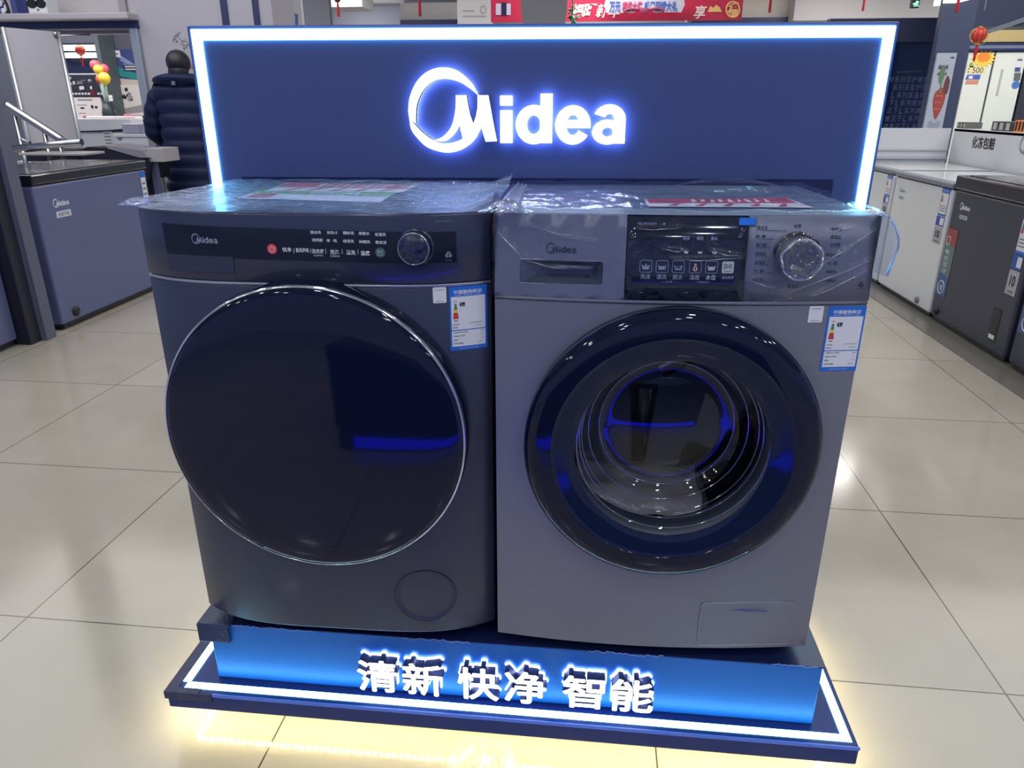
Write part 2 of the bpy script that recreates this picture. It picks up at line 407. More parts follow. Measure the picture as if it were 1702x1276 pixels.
# fridge alcove far right
FY = 11.0
b = MB(); b.box(5.2, 9, FY+.75, FY+.85, 0, CEIL); struct(b.build('wall_far_right', M_navy, origin=False))
A, B = at(1612, 70, y=FY), at(1760, 49, y=FY)
b = MB(); b.box(A.x, B.x, FY, FY+.7, A.z, B.z); struct(b.build('trim_24', mat('gold_header', (196, 176, 118), .4), origin=False))
A, B = at(1606, 85, y=FY), at(1760, 71, y=FY)
b = MB(); b.box(A.x, B.x, FY-.05, FY+.7, A.z, B.z); b.m(1).box(A.x, B.x, FY-.055, FY-.05, A.z+.03, A.z+.07); struct(b.build('trim_25', [M_navy, mat('grey_line', (106, 116, 142), .5)], origin=False))
# darker tile border and low plinth in front of the right hand freezers
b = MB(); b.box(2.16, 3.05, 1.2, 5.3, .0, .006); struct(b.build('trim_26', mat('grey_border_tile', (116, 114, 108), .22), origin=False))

# ------------------------------------------------------------------ wordmark drawn from outlines
_LOGO = [
 spline([(104,458),(98,390),(112,300),(150,215),(205,150),(275,110),(350,97),(430,112),(500,160),(550,215),(585,285)],5)
 + spline([(585,285),(530,238),(450,190),(350,172),(270,195),(205,255),(165,330),(150,400),(146,478)],5)[1:],
 spline([(103,452),(112,520),(150,580),(215,645),(300,678),(370,687),(445,672),(515,632),(565,580),(604,505)],5)
 + spline([(560,470),(520,560),(470,590),(410,615),(340,622),(270,603),(190,545),(140,490),(103,452)],5)[:-1],
 spline([(268,602),(335,572),(390,510),(418,430),(430,350),(432,285)],5) + spline([(505,285),(500,380),(470,450),(440,520),(400,570),(350,603),(268,602)],5)[:-1],
 [(440,285),(505,285),(512,340),(527,420),(548,480),(604,500),(575,565),(520,600),(482,612),(470,580),(455,500),(440,420)],
 [(582,285),(655,285),(668,360),(690,490),(712,605),(633,608),(616,550),(603,500),(572,565),(520,575),(545,495),(568,430),(580,370)],
]
_LTR = [('i', 735, 288, 820, 618), ('d', 843, 275, 1095, 625), ('e', 1115, 355, 1360, 628), ('a', 1370, 348, 1598, 625)]
def wordmark(b, cx, cz, w, fn, ex=0., only=None, bold=.03):
    """crescent M and letters i d e a; w = whole width, centred on (cx, cz)"""
    k = w/1500.; kz = k*1.357/1.4545
    X = lambda x: cx+(x-850)*k
    Z = lambda y: cz-(y-391)*kz
    if only is None or only == 'M':
        for i, pl in enumerate(_LOGO):
            e = ex-(.0004*i if ex else 0)
            b.poly([(X(x), Z(y)) for x, y in pl], fn if ex else (lambda x, z, d, i=i: fn(x, z, d+w*.0008*i)), e)
    for n, (ch, x0, y0, x1, y1) in enumerate(_LTR):
        if only is None or only == ch:
            P_ = lambda pts, e=0: b.poly([(X(x), Z(y)) for x, y in pts], fn if ex else (lambda x, z, d: fn(x, z, d+w*.0008*e)), ex-.0003*e if ex else 0)
            def arc(cx_, cy_, ro, so, ri, si, a0, a1, cx2=None, cy2=None):
                A_ = [math.radians(a0+(a1-a0)*t/44) for t in range(45)]; cx2 = cx_ if cx2 is None else cx2; cy2 = cy_ if cy2 is None else cy2
                return [(cx_+ro*math.cos(t), cy_-so*math.sin(t)) for t in A_]+[(cx2+ri*math.cos(t), cy2-si*math.sin(t)) for t in A_[::-1]]
            if ch == 'i':
                P_([(735, 388), (820, 388), (820, 618), (735, 618)]); P_([(735, 288), (820, 288), (820, 356), (735, 356)])
            elif ch == 'd':
                P_(arc(968, 489, 125, 137, 47, 66, 0, 360)); P_([(1012, 275), (1095, 275), (1095, 618), (1012, 618)], 1)
            elif ch == 'e':                                         # ring with a cross bar, open at the lower right
                P_(arc(1238, 491, 122, 137, 46, 70, -2, 328)); P_([(1186, 455), (1354, 455), (1359, 512), (1186, 512)], 1)
            else:
                P_(arc(1478, 540, 106, 87, 38, 32, 0, 360)); P_(arc(1487, 452, 111, 104, 32, 40, 0, 158), 1); P_([(1519, 452), (1598, 452), (1598, 620), (1519, 620)], 2)

# ------------------------------------------------------------------ the lit display stand
SC = .8764                                     # the panel stands right behind the machines
PO = CAM + SC*(Vector((0, .7, 0))-CAM)
PMAT = Matrix.Translation(Vector((PO.x, PO.y, 0))) @ Matrix.Rotation(.0376, 4, 'Z')
def pz(z): return CAM.z + SC*(z-CAM.z)
AP = Matrix.Rotation(-.0146, 4, 'Z')
M_stand = mat('stand_navy_laminate', (62, 80, 138), .40)
M_standtop = mat('stand_navy_top', (34, 54, 112), .4, spec=.25)
M_riser = mat('riser_blue_film', (28, 108, 192), .4)
M_led = mat('led_diffuser', (240, 250, 255), .4, emit=(128, 226, 255), es=11.)
M_face = mat('letter_face_lit', (250, 250, 255), .4, emit=(236, 242, 255), es=3.2)
M_halo = mat('letter_back_lit', (250, 250, 255), .4, emit=(172, 192, 255), es=13.)
M_halo2 = mat('letter_rim_lit', (250, 250, 255), .4, emit=(190, 205, 255), es=7.)
M_side = mat('letter_side_dark', (40, 52, 96), .4)
stand = thing('display_stand', 'navy product display stand with glowing border strips and lit lettering under two washing machines', 'display stand', (0, .2, 0))
PL, PR, PT = -.8046*SC, .8406*SC, pz(1.4222)
b = MB(PMAT)
b.box(PL, PR, 0, .07, .105, PT, .004)
zr = pz(1.078)
b.build('back_panel', [M_stand, M_dark], stand)
b = MB(PMAT); b.box(-.716*SC, .7448*SC, -.0035, -.0002, .3, zr); b.build('lower_panel', mat('recess_shade_navy', (14, 28, 78), .3), stand)  # flat dark sheet, its colour stands in for the shaded recess
sl, sr2, st, wd_ = -.7934*SC, .8305*SC, pz(1.4135), .0215*SC
b = MB(PMAT)
sw = .0235*SC
out_ = [(sl, st), (sr2, st)]
b.box(sl, sr2, -.004, .0, st-sw, st); b.box(sl, sl+sw, -.004, .0, .3, st-sw); b.box(sr2-sw, sr2, -.004, 0, .3, st-sw)
b.build('light_strip', M_led, stand)
# halo lit wordmark, standing off the panel
def pf(off, t):
    return lambda x, z, d: (x, -off-d, z)
lw = (.2347+.2774)*SC*1500/1500.; lcx = (.2347-.2774)/2*SC; lcz = pz(1.2345)
for ch in ('M', 'i', 'd', 'e', 'a'):
    b = MB(PMAT); wordmark(b, lcx, lcz, lw, lambda x, z, d: (x, -.015-d, z), .018, ch, bold=.05)
    lt = b.build('logo_symbol' if ch == 'M' else 'sign_letter', M_side, stand, weld=False)
    b = MB(PMAT); wordmark(b, lcx, lcz, lw, lambda x, z, d: (x, -.0338-d, z), 0, ch, bold=.05); b.build('lit_face', M_face, lt, weld=False)
    b = MB(PMAT); wordmark(b, lcx, lcz, lw, lambda x, z, d: (x, -.0142-d, z), 0, ch, bold=.05); b.build('back_light', M_halo, lt, weld=False)
# riser box and base
XL, XR, RY0 = -.6035, .6252, -.002
b = MB(AP); b.box(XL, XR, RY0, .465, .1056, .2470, .003); rs = b.build('riser', M_riser, stand)
b = MB(AP); b.box(XL-.002, XR+.004, RY0-.001, .465, .2473, .2487)
b.build('riser_top', mat('riser_top_dark', (22, 32, 74), .35), stand)
b = MB(AP); BL, BR, BY0 = -.6941, .6996, -.0505
b.box(BL, BR, BY0, .475, .062, .1052, .003); b.build('base_platform', M_standtop, stand)
# the light strip let into the platform's rim
b = MB(AP); zt = .1053
o_ = .0105; wI = .0165
def strip(x0, x1, y0, y1): b.box(x0, x1, y0, y1, zt-.001, zt+.0012)
strip(BL+.034, BR-o_, BY0+.0125, BY0+.0125+wI); strip(BL+.022, BL+.022+wI, BY0+.0295, .40); strip(BR-o_-wI, BR-o_, BY0+.0125+wI, .40)
b.build('light_strip', M_led, stand)
b = MB(AP); b.box(BL+.1, BR+.0008, BY0-.0012, BY0+.0018, .0985, .1066, .0006); b.build('rim_trim', mat('clear_blue_rim', (90, 130, 230), .25), stand)
# dark tape on the corners
M_tape = mat('dark_cloth_tape', (38, 46, 84), .42, bump=.3, bscale=90)
b = MB(AP); b.box(BL-.003, BL+.022, BY0-.003, BY0+.17, .1052, .1068, .0006); b.box(BL-.003, BL+.072, BY0-.003, BY0+.012, .1052, .1070, .0006); b.box(BL-.0035, BL+.10, BY0-.004, BY0-.0001, .088, .1068, .0006); b.box(BL-.0035, BL-.0001, BY0-.003, BY0+.17, .09, .1065)
b.build('corner_tape', M_tape, stand)
b = MB(AP)
b.box(XL-.022, XL+.05, RY0-.008, .10, .246, .2515, .002); b.box(XL-.022, XL+.045, RY0-.009, RY0-.0005, .206, .2500, .002); b.box(XL-.023, XL-.0005, RY0-.008, .10, .206, .2500, .002)
b.build('corner_tape', M_tape, stand)
# torn film edge along the riser's upper rim
random.seed(11)
for seg_ in ((XL+.05, XL+.23), (XL+.41, XL+.55), (.18, .33), (.53, .62)):
    pts = []; x = seg_[0]; b = MB(AP)
    while x < seg_[1]: pts.append((x, RY0-.0015-random.random()*.002, .2475+random.uniform(-.003, .003))); x += .006
    b.tube(pts, .0011, 5); b.build('torn_film_edge', mat('torn_film', (120, 150, 220), .3), stand)
# six raised characters
CW = [('清', -.2430), ('新', -.1500), ('快', -.0370), ('净', .0580), ('智', .1730), ('能', .2680)]
for ch, cx in CW:
    b = MB(AP); b.text(ch, cx, .1685, .080, lambda x, z, d: (x, RY0-.006-d, z), w=.083, ex=.022, res=3, strike=.0017)
    c_ = b.build('raised_character', M_side, stand, weld=False)
    b = MB(AP); b.text(ch, cx, .1685, .080, lambda x, z, d: (x, RY0-.0284, z), w=.083, strike=.0017); b.build('lit_face', M_face, c_, weld=False)
    b = MB(AP); b.text(ch, cx, .1690, .086, lambda x, z, d: (x, RY0-.0030, z), w=.089, strike=.0034); b.build('back_light', M_halo2, c_, weld=False)
# yellow bead strip under the platform
b = MB(AP); n = 92
for i in range(n):
    x = BL+.03+i*(BR-BL-.06)/(n-1); b.sphere((x, BY0+.034, .058), .0036, 6, 4)
for i in range(34):
    for xx in (BL+.022, BR-.022): b.sphere((xx, BY0+.045+i*.0135, .058), .0036, 6, 4)
stuff(b.build('under_light_beads', mat('warm_led_bead', (255, 240, 200), .4, emit=(255, 242, 186), es=115.), stand))
b = MB(AP); b.box(BL+.008, BR-.008, BY0+.010, .44, .0607, .0618); b.build('under_tray', mat('pale_tray', (210, 205, 190), .5), stand)
for xx in (BL+.12, 0, BR-.12):
    for yy in (.06, .40): b = MB(AP); b.box(xx-.03, xx+.03, yy-.03, yy+.03, 0, .0606); b.build('foot', M_dark, stand)

# ------------------------------------------------------------------ washing machines
ZB, MW, MH, MD = .2676, .595, .8223, .44
AR, AL, XLm, YLm = .0242, .0043, -.0088, -.0069
RP = Vector((0, 0, ZB)); LP = Vector((XLm-MW, YLm, ZB))
def fL(x, z=0): return -.022+.052*min(1, abs(2*x/MW-1))**4
def fR(x, z=0): return -.022*(1-(2*x/MW-1)**2)+(.014*(z-.685)/.137 if z > .685 else 0)
M_gra = mat('graphite_enamel', (62, 66, 88), .36, metal=.45, coat=.15)
M_grap = mat('graphite_panel', (54, 58, 82), .28, metal=.35, coat=.3)
M_sil = mat('silver_grey_enamel', (130, 132, 144), .38, metal=.45)
M_silp = mat('silver_grey_panel', (122, 122, 136), .38, metal=.4)
M_gloss = mat('black_door_glass', (13, 20, 46), .05, spec=.36)
M_gloss2 = mat('tinted_inner_glass', (20, 30, 58), .06, spec=.30)
M_disp = mat('display_glass', (14, 18, 40), .08, spec=.5)
M_seam = mat('seam_shadow', (14, 16, 24), .6)
M_lite = mat('silver_seam', (170, 174, 190), .3, metal=.8)
M_gask = mat('grey_rubber', (72, 76, 88), .45)
M_drum = mat('drum_steel', (128, 130, 138), .24, metal=1.)
M_glass = clear_mat('door_bowl_glass', (228, 232, 238), .02, .04, .85)
M_film = clear_mat('cling_film', (240, 244, 252), .10, .03, .75, bump=.35, bscale=(34, 5, 26))
M_filmtop = clear_mat('top_film', (222, 230, 246), .16, .08, .62, bump=.7, bscale=(9, 60, 40), gloss_col=(205, 220, 255), haze=.02)
def shell(b, fr, z0, z1, inset=.003, x0=.0, x1=MW, back=MD, grow=0.):
    """closed body with the bowed front outline fr, rounded at its upper and lower rim"""
    n = 40; xs = [x0+(x1-x0)*(.5-.5*math.cos(PI*i/n)) for i in range(n+1)]
    def ring(z, ins):
        cx, cyy = (x0+x1)/2, .2; pts = [(x, fr(x, 0)-grow) for x in xs]+[(x1, back), (x0, back)]
        return [(cx+(x-cx)*(1-ins/.3), cyy+(y-cyy)*(1-ins/.22), z) for x, y in pts]
    R = [ring(z0, inset), ring(z0+inset*.3, inset*.3), ring(z0+inset, 0), ring(z1-inset, 0), ring(z1-inset*.3, inset*.3), ring(z1, inset)]
    m = n+3; vs = [v for r in R for v in r]; fs = []
    for i in range(5):
        for k in range(m): fs.append((i*m+k, i*m+(k+1) % m, (i+1)*m+(k+1) % m, (i+1)*m+k))
    b.add(vs, fs, True); b.add(R[0], [tuple(range(m))[::-1]], False); b.add(R[5], [tuple(range(m))], False)
def patch(b, fr, x0, x1, z0, z1, off, nx=16, t=0.):
    """a thin plate that follows the front; t closes its rim back towards the body"""
    b.grid(lambda u, v: (x0+(x1-x0)*u, fr(x0+(x1-x0)*u, z0+(z1-z0)*v)-off, z0+(z1-z0)*v), nx, 3)
    if t:
        for (a0, c0, a1, c1) in ((x0, z0, x1, z0), (x0, z1, x1, z1), (x0, z0, x0, z1), (x1, z0, x1, z1)):
            b.grid(lambda u, v: (a0+(a1-a0)*u, fr(a0+(a1-a0)*u, c0+(c1-c0)*u)-off+t*v, c0+(c1-c0)*u), nx if a0 != a1 else 3, 1, False)
def onf(fr, off):
    return lambda x, z, d: (x, fr(x, z)-off-d, z)
def energy_label(root, MMx, fr, x0, x1, z0, z1, vals, skew=0.):
    """blue and white sticker; k maps 0..1 label coordinates"""
    X = lambda u, v=0: x0+(x1-x0)*u
    Z = lambda v: z0+(z1-z0)*v
    b = MB(MMx)
    patch(b, fr, x0, x1, z0, z1, .0006, 6)
    b.m(1); patch(b, fr, X(.05), X(.95), Z(.33), Z(.845), .0009, 6); patch(b, fr, X(.05), X(.95), Z(.065), Z(.315), .0009, 6)
    F = onf(fr, .0012); h = z1-z0; w = x1-x0
    b.text('中国能效标识', X(.5), Z(.915), h*.062, F, w=w*.74, bold=.02)
    b.text('CHINA  ENERGY  LABEL', X(.5), Z(.868), h*.016, F, w=w*.72)
    b.text('能效信息以官方公布为准', X(.5), Z(.032), h*.016, F, w=w*.5)
    # graded ladder
    for k, (m_, t) in enumerate(((2, 0), (2, 1), (3, 2), (4, 3), (4, 4))):
        zz0, zz1 = .745-.048*(k+1), .745-.048*k; wa, wb = .022+.011*(k+1), .022+.011*k
        b.m(m_).poly([(X(.17-wa), Z(zz0)), (X(.17+wa), Z(zz0)), (X(.17+wb), Z(zz1-.004)), (X(.17-wb), Z(zz1-.004))], F)
    b.m(5); b.poly([(X(.27), Z(.725)), (X(.30), Z(.755)), (X(.42), Z(.755)), (X(.42), Z(.695)), (X(.30), Z(.695))], onf(fr, .0013))
    b.m(1); b.text('1', X(.335), Z(.725), h*.042, onf(fr, .0016), bold=.03); b.text('级', X(.39), Z(.713), h*.022, onf(fr, .0016))
    b.m(5)
    b.text('耗能低', X(.17), Z(.775), h*.016, F); b.text('耗能高', X(.17), Z(.475), h*.018, F, bold=.02)
    b.text('生产者名称:', X(.08), Z(.415), h*.018, F, left=True, bold=.01); b.text('规格型号:', X(.08), Z(.366), h*.018, F, left=True, bold=.02)
    b.text('洗衣机制造有限公司', X(.72), Z(.425), h*.014, F, w=w*.34); b.text(vals[0], X(.78), Z(.376), h*.014, F, w=w*.2)
    for k, (a, v) in enumerate((('耗电量(千瓦时/工作周期)', vals[1]), ('用水量(升/工作周期)', vals[2]), ('洗净比', vals[3]), ('洗涤/脱水容量(kg)', vals[4]))):
        zz = .288-.058*k; b.text(a, X(.09), Z(zz), h*.021, F, left=True, bold=.015); b.text(v, X(.86)-(.05 if k == 3 else 0)*w, Z(zz), h*.016, F)
    return b.build('energy_label', [M_blueprint, M_paper, M_green, M_yel, M_red, M_ink], root, weld=False)
def info_sticker(root, MMx, fr, x0, x1, z0, z1):
    b = MB(MMx)
    b.poly(rrect(x0, x1, z0, z1, .002), lambda x, z, d: (x, fr(x, z)-.0006, z))
    F = onf(fr, .0010)
    b.m(1).text('扫码下载说明书', (x0+x1)/2, z1-.0045, .0024, F, w=(x1-x0)*.66); b.text('保修服务请扫码', (x0+x1)/2, z0+.003, .0018, F, w=(x1-x0)*.6)
    return b.build('info_sticker', [M_paper, M_gprint], root, weld=False)
def feet(root, MMx):
    for xx in (.06, MW-.06):
        for yy in (.06, MD-.06):
            b = MB(MMx); b.lathe([(.0, -.0186), (.018, -.0186), (.02, -.015), (.014, -.010), (.012, .012)], (xx, yy, 0), seg=16); b.build('foot', M_black, root)

# ---- the dark machine with the solid glass door
washL = thing('washing_machine', 'dark graphite front-loading washing machine with a big solid black glass door', 'washing machine', LP, AL)
LM = ROOTM[washL.name]
b = MB(LM); shell(b, fL, .014, .7055, .004); b.build('body', M_gra, washL)
b = MB(LM); shell(b, fL, .7045, .709, .0008, grow=.0012); b.build('seam_strip', M_lite, washL)
b = MB(LM); shell(b, fL, .7085, MH, .004); cpL = b.build('control_panel', M_grap, washL)
b = MB(LM)
pts = [(.0555, .7495), (.0555, .801), (.5433, .793), (.5424, .7441), (.1795, .7476), (.1795, .7525)]
def zt_(x): return .801+(.793-.801)*(x-.0555)/.4878
def zb_(x): return .7495+(.7441-.7495)*(x-.0555)/.487
b.grid(lambda u, v: (.0555+.4873*u, fL(.0555+.4873*u)-.0008, zb_(.0555+.4873*u)*(1-v)+zt_(.0555+.4873*u)*v), 30, 2)
b.build('display_strip', M_disp, washL)
b = MB(LM); wordmark(b, .1335, .7785, .046, onf(fL, .0014)); b.build('brand_badge', M_lite, washL, weld=False)
b = MB(LM); patch(b, fL, .0560, .1792, .7228, .7515, .0006, 10); b.m(1); patch(b, fL, .0566, .1786, .7234, .7509, .0009, 10); b.build('detergent_drawer', [M_seam, M_grap], washL)
b = MB(LM); F = onf(fL, .0014)
for t, x, z in zip(('混合洗', "快洗15'", '精粹洗', '单脱水', '低温洗', '羽绒服', '羊  毛', '绿渍洗', '除螨洗', '筒自洁'),
                   (.3218, .3489, .3751, .4001, .4258, .3235, .3468, .3740, .4000, .4259), (.7937, .7935, .7933, .7928, .7914, .7814, .7809, .7804, .7797, .7790)):
    b.text(t, x, z-.001, .0052, F, w=.0175, bold=.012)
for t, x, z, w in (('快净', .2715, .7644, .0150), ('新风祛味', .2971, .7638, .0215), ('洗衣液', .3225, .7625, .0195), ('洗涤', .3500, .7618, .0150), ('漂洗', .3763, .7613, .0150), ('温度', .3996, .7606, .0150)):
    b.text(t, x, z, .0076, F, w=w, bold=.014)
for x in (.2830, .3108, .3355, .3625, .3880): b.box(x-.0003, x+.0003, fL(x)-.0016, fL(x)-.0010, .7590, .7665)
b.text('长按预约', .3225, .7558, .0026, F, w=.0155); b.text('长按童锁', .3497, .7553, .0026, F, w=.0155)
b.build('panel_text', M_wprint, washL, weld=False)
b = MB(LM); b.text('MG100VJ1T', .5254, .8094, .0034, F, w=.027); b.build('model_text', M_gprint, washL, weld=False)
def disc(b, fr, x, z, r, off, n=36): b.poly(circ(x, z, r, n), onf(fr, off))
b = MB(LM); disc(b, fL, .2472, .7650, .0080, .0014); pb = b.build('power_button', mat('coral_button', (226, 84, 84), .45), washL)
b = MB(LM); b.tube([(.2472+.0042*math.sin(a), fL(.247)-.0018, .7648+.0042*math.cos(a)) for a in [PI*.2+i*PI*1.6/18 for i in range(19)]], .0005, 6); b.tube([(.2472, fL(.247)-.0018, .7652), (.2472, fL(.247)-.0018, .7698)], .0005, 6); b.build('power_symbol', M_wprint, pb)
b = MB(LM); disc(b, fL, .4238, .7619, .0082, .0014); sb = b.build('start_button', mat('dull_green_button', (52, 92, 92), .45), washL)
def playpause(b, x, z, k, F):
    T = [(-1.5, -1.1), (-1.5, 1.1), (.2, 0)]
    for i in range(3):
        p, q = T[i], T[(i+1) % 3]; n = Vector((q[1]-p[1], p[0]-q[0])).normalized()*.14
        b.poly([(x+k*(p[0]-n[0]), z+k*(p[1]-n[1])), (x+k*(q[0]-n[0]), z+k*(q[1]-n[1])), (x+k*(q[0]+n[0]), z+k*(q[1]+n[1])), (x+k*(p[0]+n[0]), z+k*(p[1]+n[1]))], F)
    for d in (.75, 1.45): b.poly([(x+k*(d-.13), z-k), (x+k*(d+.13), z-k), (x+k*(d+.13), z+k), (x+k*(d-.13), z+k)], F)
b = MB(LM); playpause(b, .4238, .7633, .0026, onf(fL, .0020)); b.text('启动暂停', .4238, .7581, .0022, onf(fL, .002), w=.010); b.build('start_symbol', mat('pale_green_print', (190, 214, 206), .5), sb, weld=False)
# dial
dx, dz = .4805, .7705
b = MB(LM); b.lathe([(.030, .000), (.030, .003), (.0265, .004)], (dx, fL(dx), dz), 'y', 56); b.m(1); b.lathe([(.0255, .002), (.0250, .019), (.0238, .0208), (.0, .0212)], (dx, fL(dx), dz), 'y', 56); dl = b.build('program_dial', [mat('dial_recess', (30, 36, 66), .2, coat=.5), mat('dial_face', (26, 32, 62), .3, spec=.35)], washL)
b = MB(LM); b.tube([(dx+.0246*math.cos(a), fL(dx)-.0196, dz+.0246*math.sin(a)) for a in [2*PI*i/64 for i in range(64)]], .0009, 8, closed=True); b.build('dial_ring', M_chrome, dl)
def trefoil(b, x, z, r, F):
    for k in range(3):
        a = PI/2+k*2*PI/3; b.poly(circ(x+r*.42*math.cos(a), z+r*.42*math.sin(a), r*.56, 18), F)
b = MB(LM); trefoil(b, .5305, .7565, .0058, F); b.text('WOOL', .5305, .7478, .0020, F, w=.011); b.m(1); b.text('§', .5305, .7563, .0058, onf(fL, .0020)); b.build('wool_mark', [M_gprint, M_disp], washL, weld=False)
# door
DC = (.297, .453); dB = -.022
b = MB(LM)
prof = [(.250, -.030), (.262, -.028), (.2635, .0), (.2645, .020), (.2625, .034), (.2595, .0385)]
b.lathe(prof, (DC[0], dB, DC[1]), 'y', 128)
dr = b.build('door', M_gloss, washL)
b = MB(LM); b.lathe([(.2628, .0335), (.2622, .0372), (.2600, .0398), (.2580, .0392), (.2595, .0360)], (DC[0], dB, DC[1]), 'y', 128); b.build('door_ring', M_chrome, dr)
b = MB(LM); b.lathe([(.2585, .0375), (.2560, .0405), (.2500, .0430), (.2350, .0462), (.200, .0500), (.15, .0528), (.10, .0545), (.05, .0555), (.0, .0558)], (DC[0], dB, DC[1]), 'y', 128); b.build('door_glass', M_gloss, dr)
# drain filter cover
fx, fz = .4665, .1005
b = MB(LM); b.poly(circ(fx, fz, .0592, 72), onf(fL, .0004)); b.m(1); b.poly(circ(fx, fz, .0580, 72), onf(fL, .0010)); b.build('filter_cover', [M_seam, M_gra], washL)
energy_label(washL, LM, fL, .5290, .5882, .5935, .7035, ('MG100VJ1T', '0.850', '80', '1.20', '10.0/7.0'))
info_sticker(washL, LM, fL, .5037, .5250, .6775, .7040)
feet(washL, LM)

# ---- the silver grey machine with the see-through door
washR = thing('washing_machine', 'silver grey front-loading washing machine with a round see-through glass door', 'washing machine', RP, AR)
RM = ROOTM[washR.name]
HC = (.300, .4345); HR = .188
b = MB(RM)
n = 40; xs = [MW*(.5-.5*math.cos(PI*i/n)) for i in range(n+1)]
# closed sides, back, floor and lid
z0, z1 = .008, .684
b.grid(lambda u, v: (0, fR(0)+u*(MD-fR(0)), z0+(.822-z0)*v), 2, 2, False); b.grid(lambda u, v: (MW, fR(MW)+u*(MD-fR(MW)), z0+(.822-z0)*v), 2, 2, False)
b.quad((0, MD, z0), (MW, MD, z0), (MW, MD, .822), (0, MD, .822))
b.grid(lambda u, v: (MW*u, (fR(MW*u)+.004)*(1-v)+MD*v, z0), 24, 1, False); b.grid(lambda u, v: (MW*u, (fR(MW*u, .8223)+.004)*(1-v)+MD*v, .822), 24, 1, False)
# front sheet with its round opening
ang = sorted([2*PI*i/96 for i in range(96)]+[math.atan2(zz-HC[1], xx-HC[0]) % (2*PI) for xx in (0, MW) for zz in (z0, z1)])
def edge(a):
    c, s_ = math.cos(a), math.sin(a); t = 9
    if c > 1e-9: t = min(t, (MW-HC[0])/c)
    if c < -1e-9: t = min(t, -HC[0]/c)
    if s_ > 1e-9: t = min(t, (z1-HC[1])/s_)
    if s_ < -1e-9: t = min(t, (z0-HC[1])/s_)
    return t
vs = []; fs = []; NR = 7; N = len(ang)
for a in ang:
    e = edge(a)
    for i in range(NR+1):
        r = HR+(e-HR)*i/NR; x, z = HC[0]+r*math.cos(a), HC[1]+r*math.sin(a); vs.append((x, fR(x), z))
for k in range(N):
    for i in range(NR): p, q = k*(NR+1)+i, ((k+1) % N)*(NR+1)+i; fs.append((p, p+1, q+1, q))
b.add(vs, fs, True)
b.build('body', M_sil, washR)
# control panel: drawer front, display, dial plate, lower lip
b = MB(RM); patch(b, fR, .0, MW, .6855, .6905, .0022, 24, .01); patch(b, fR, .3945, .5965, .6910, .8215, .0022, 12, .03); cp_ = b.build('control_panel', M_silp, washR)
hx0, hx1, hz0, hz1 = .0409, .1738, .7134, .7497
b = MB(RM)
for q in ((.0, .2082, hz1, .8215), (.0, .2082, .6910, hz0), (.0, hx0, hz0, hz1), (hx1, .2082, hz0, hz1)): patch(b, fR, *q, .0026, 12)
for (a0, c0, a1, c1) in ((.0, .691, .2082, .691), (.0, .8215, .2082, .8215), (.0, .691, .0, .8215), (.2082, .691, .2082, .8215)):
    b.grid(lambda u, v: (a0+(a1-a0)*u, fR(a0+(a1-a0)*u, c0+(c1-c0)*u)-.0026+.03*v, c0+(c1-c0)*u), 8, 1, False)
dw = b.build('detergent_drawer', M_silp, washR)
b = MB(RM); yb = .018
fl_ = onf(fR, .0026)
rim = [(hx0, hz0), (hx1, hz0), (hx1, hz1), (hx0, hz1)]; inn = [(hx0+.028, hz0+.012), (hx1-.014, hz0+.012), (hx1-.012, hz1-.003), (hx0+.030, hz1-.003)]
vs = [fl_(x, z, 0) for x, z in rim]+[(x, fR(x)+yb, z) for x, z in inn]
b.add(vs, [(0, 1, 5, 4), (1, 2, 6, 5), (2, 3, 7, 6), (3, 0, 4, 7), (4, 5, 6, 7)])
b.tube([(hx0+.036, fR(.06)+.006, hz1-.011), (hx1-.016, fR(.15)+.006, hz1-.011)], .0045, 10)
b.build('handle_recess', mat('handle_recess_grey', (92, 96, 112), .3, metal=.5), dw)
b = MB(RM); rr = rrect(hx0-.0008, hx1+.0008, hz0-.0008, hz1+.0008, .004); b.tube([(x, fR(x, z)-.0028, z) for x, z in rr], .0007, 6, closed=True); b.build('recess_rim', M_lite, dw)
b = MB(RM); wordmark(b, .1068, .7690, .0478, onf(fR, .0032)); b.build('brand_badge', mat('dark_badge', (46, 48, 62), .4), washR, weld=False)
b = MB(RM); patch(b, fR, .2092, .3937, .6915, .8200, .0030, 12, .03); ds = b.build('display_panel', M_disp, washR)
F = onf(fR, .0036)
b = MB(RM); b.text('MG100V33WY', .2390, .8097, .0038, F, w=.029); trefoil(b, .2645, .8098, .0018, F)
b.build('model_text', mat('pale_violet_print', (150, 154, 190), .5), ds, weld=False)
b = MB(RM)
for t, x in (('洗涤', .2997), ('漂洗', .3209), ('脱水', .3430)): b.text(t, x, .7886, .0056, F, w=.0105, bold=.01)
b.build('stage_text', mat('grey_violet_print', (168, 172, 200), .5), ds, weld=False)
for x in (.3105, .3325): b = MB(RM); b.box(x-.0002, x+.0002, fR(x, .78)-.0040, fR(x, .78)-.0034, .762, .796); b.build('divider_line', mat('dim_blue_line', (70, 78, 124), .5), ds)
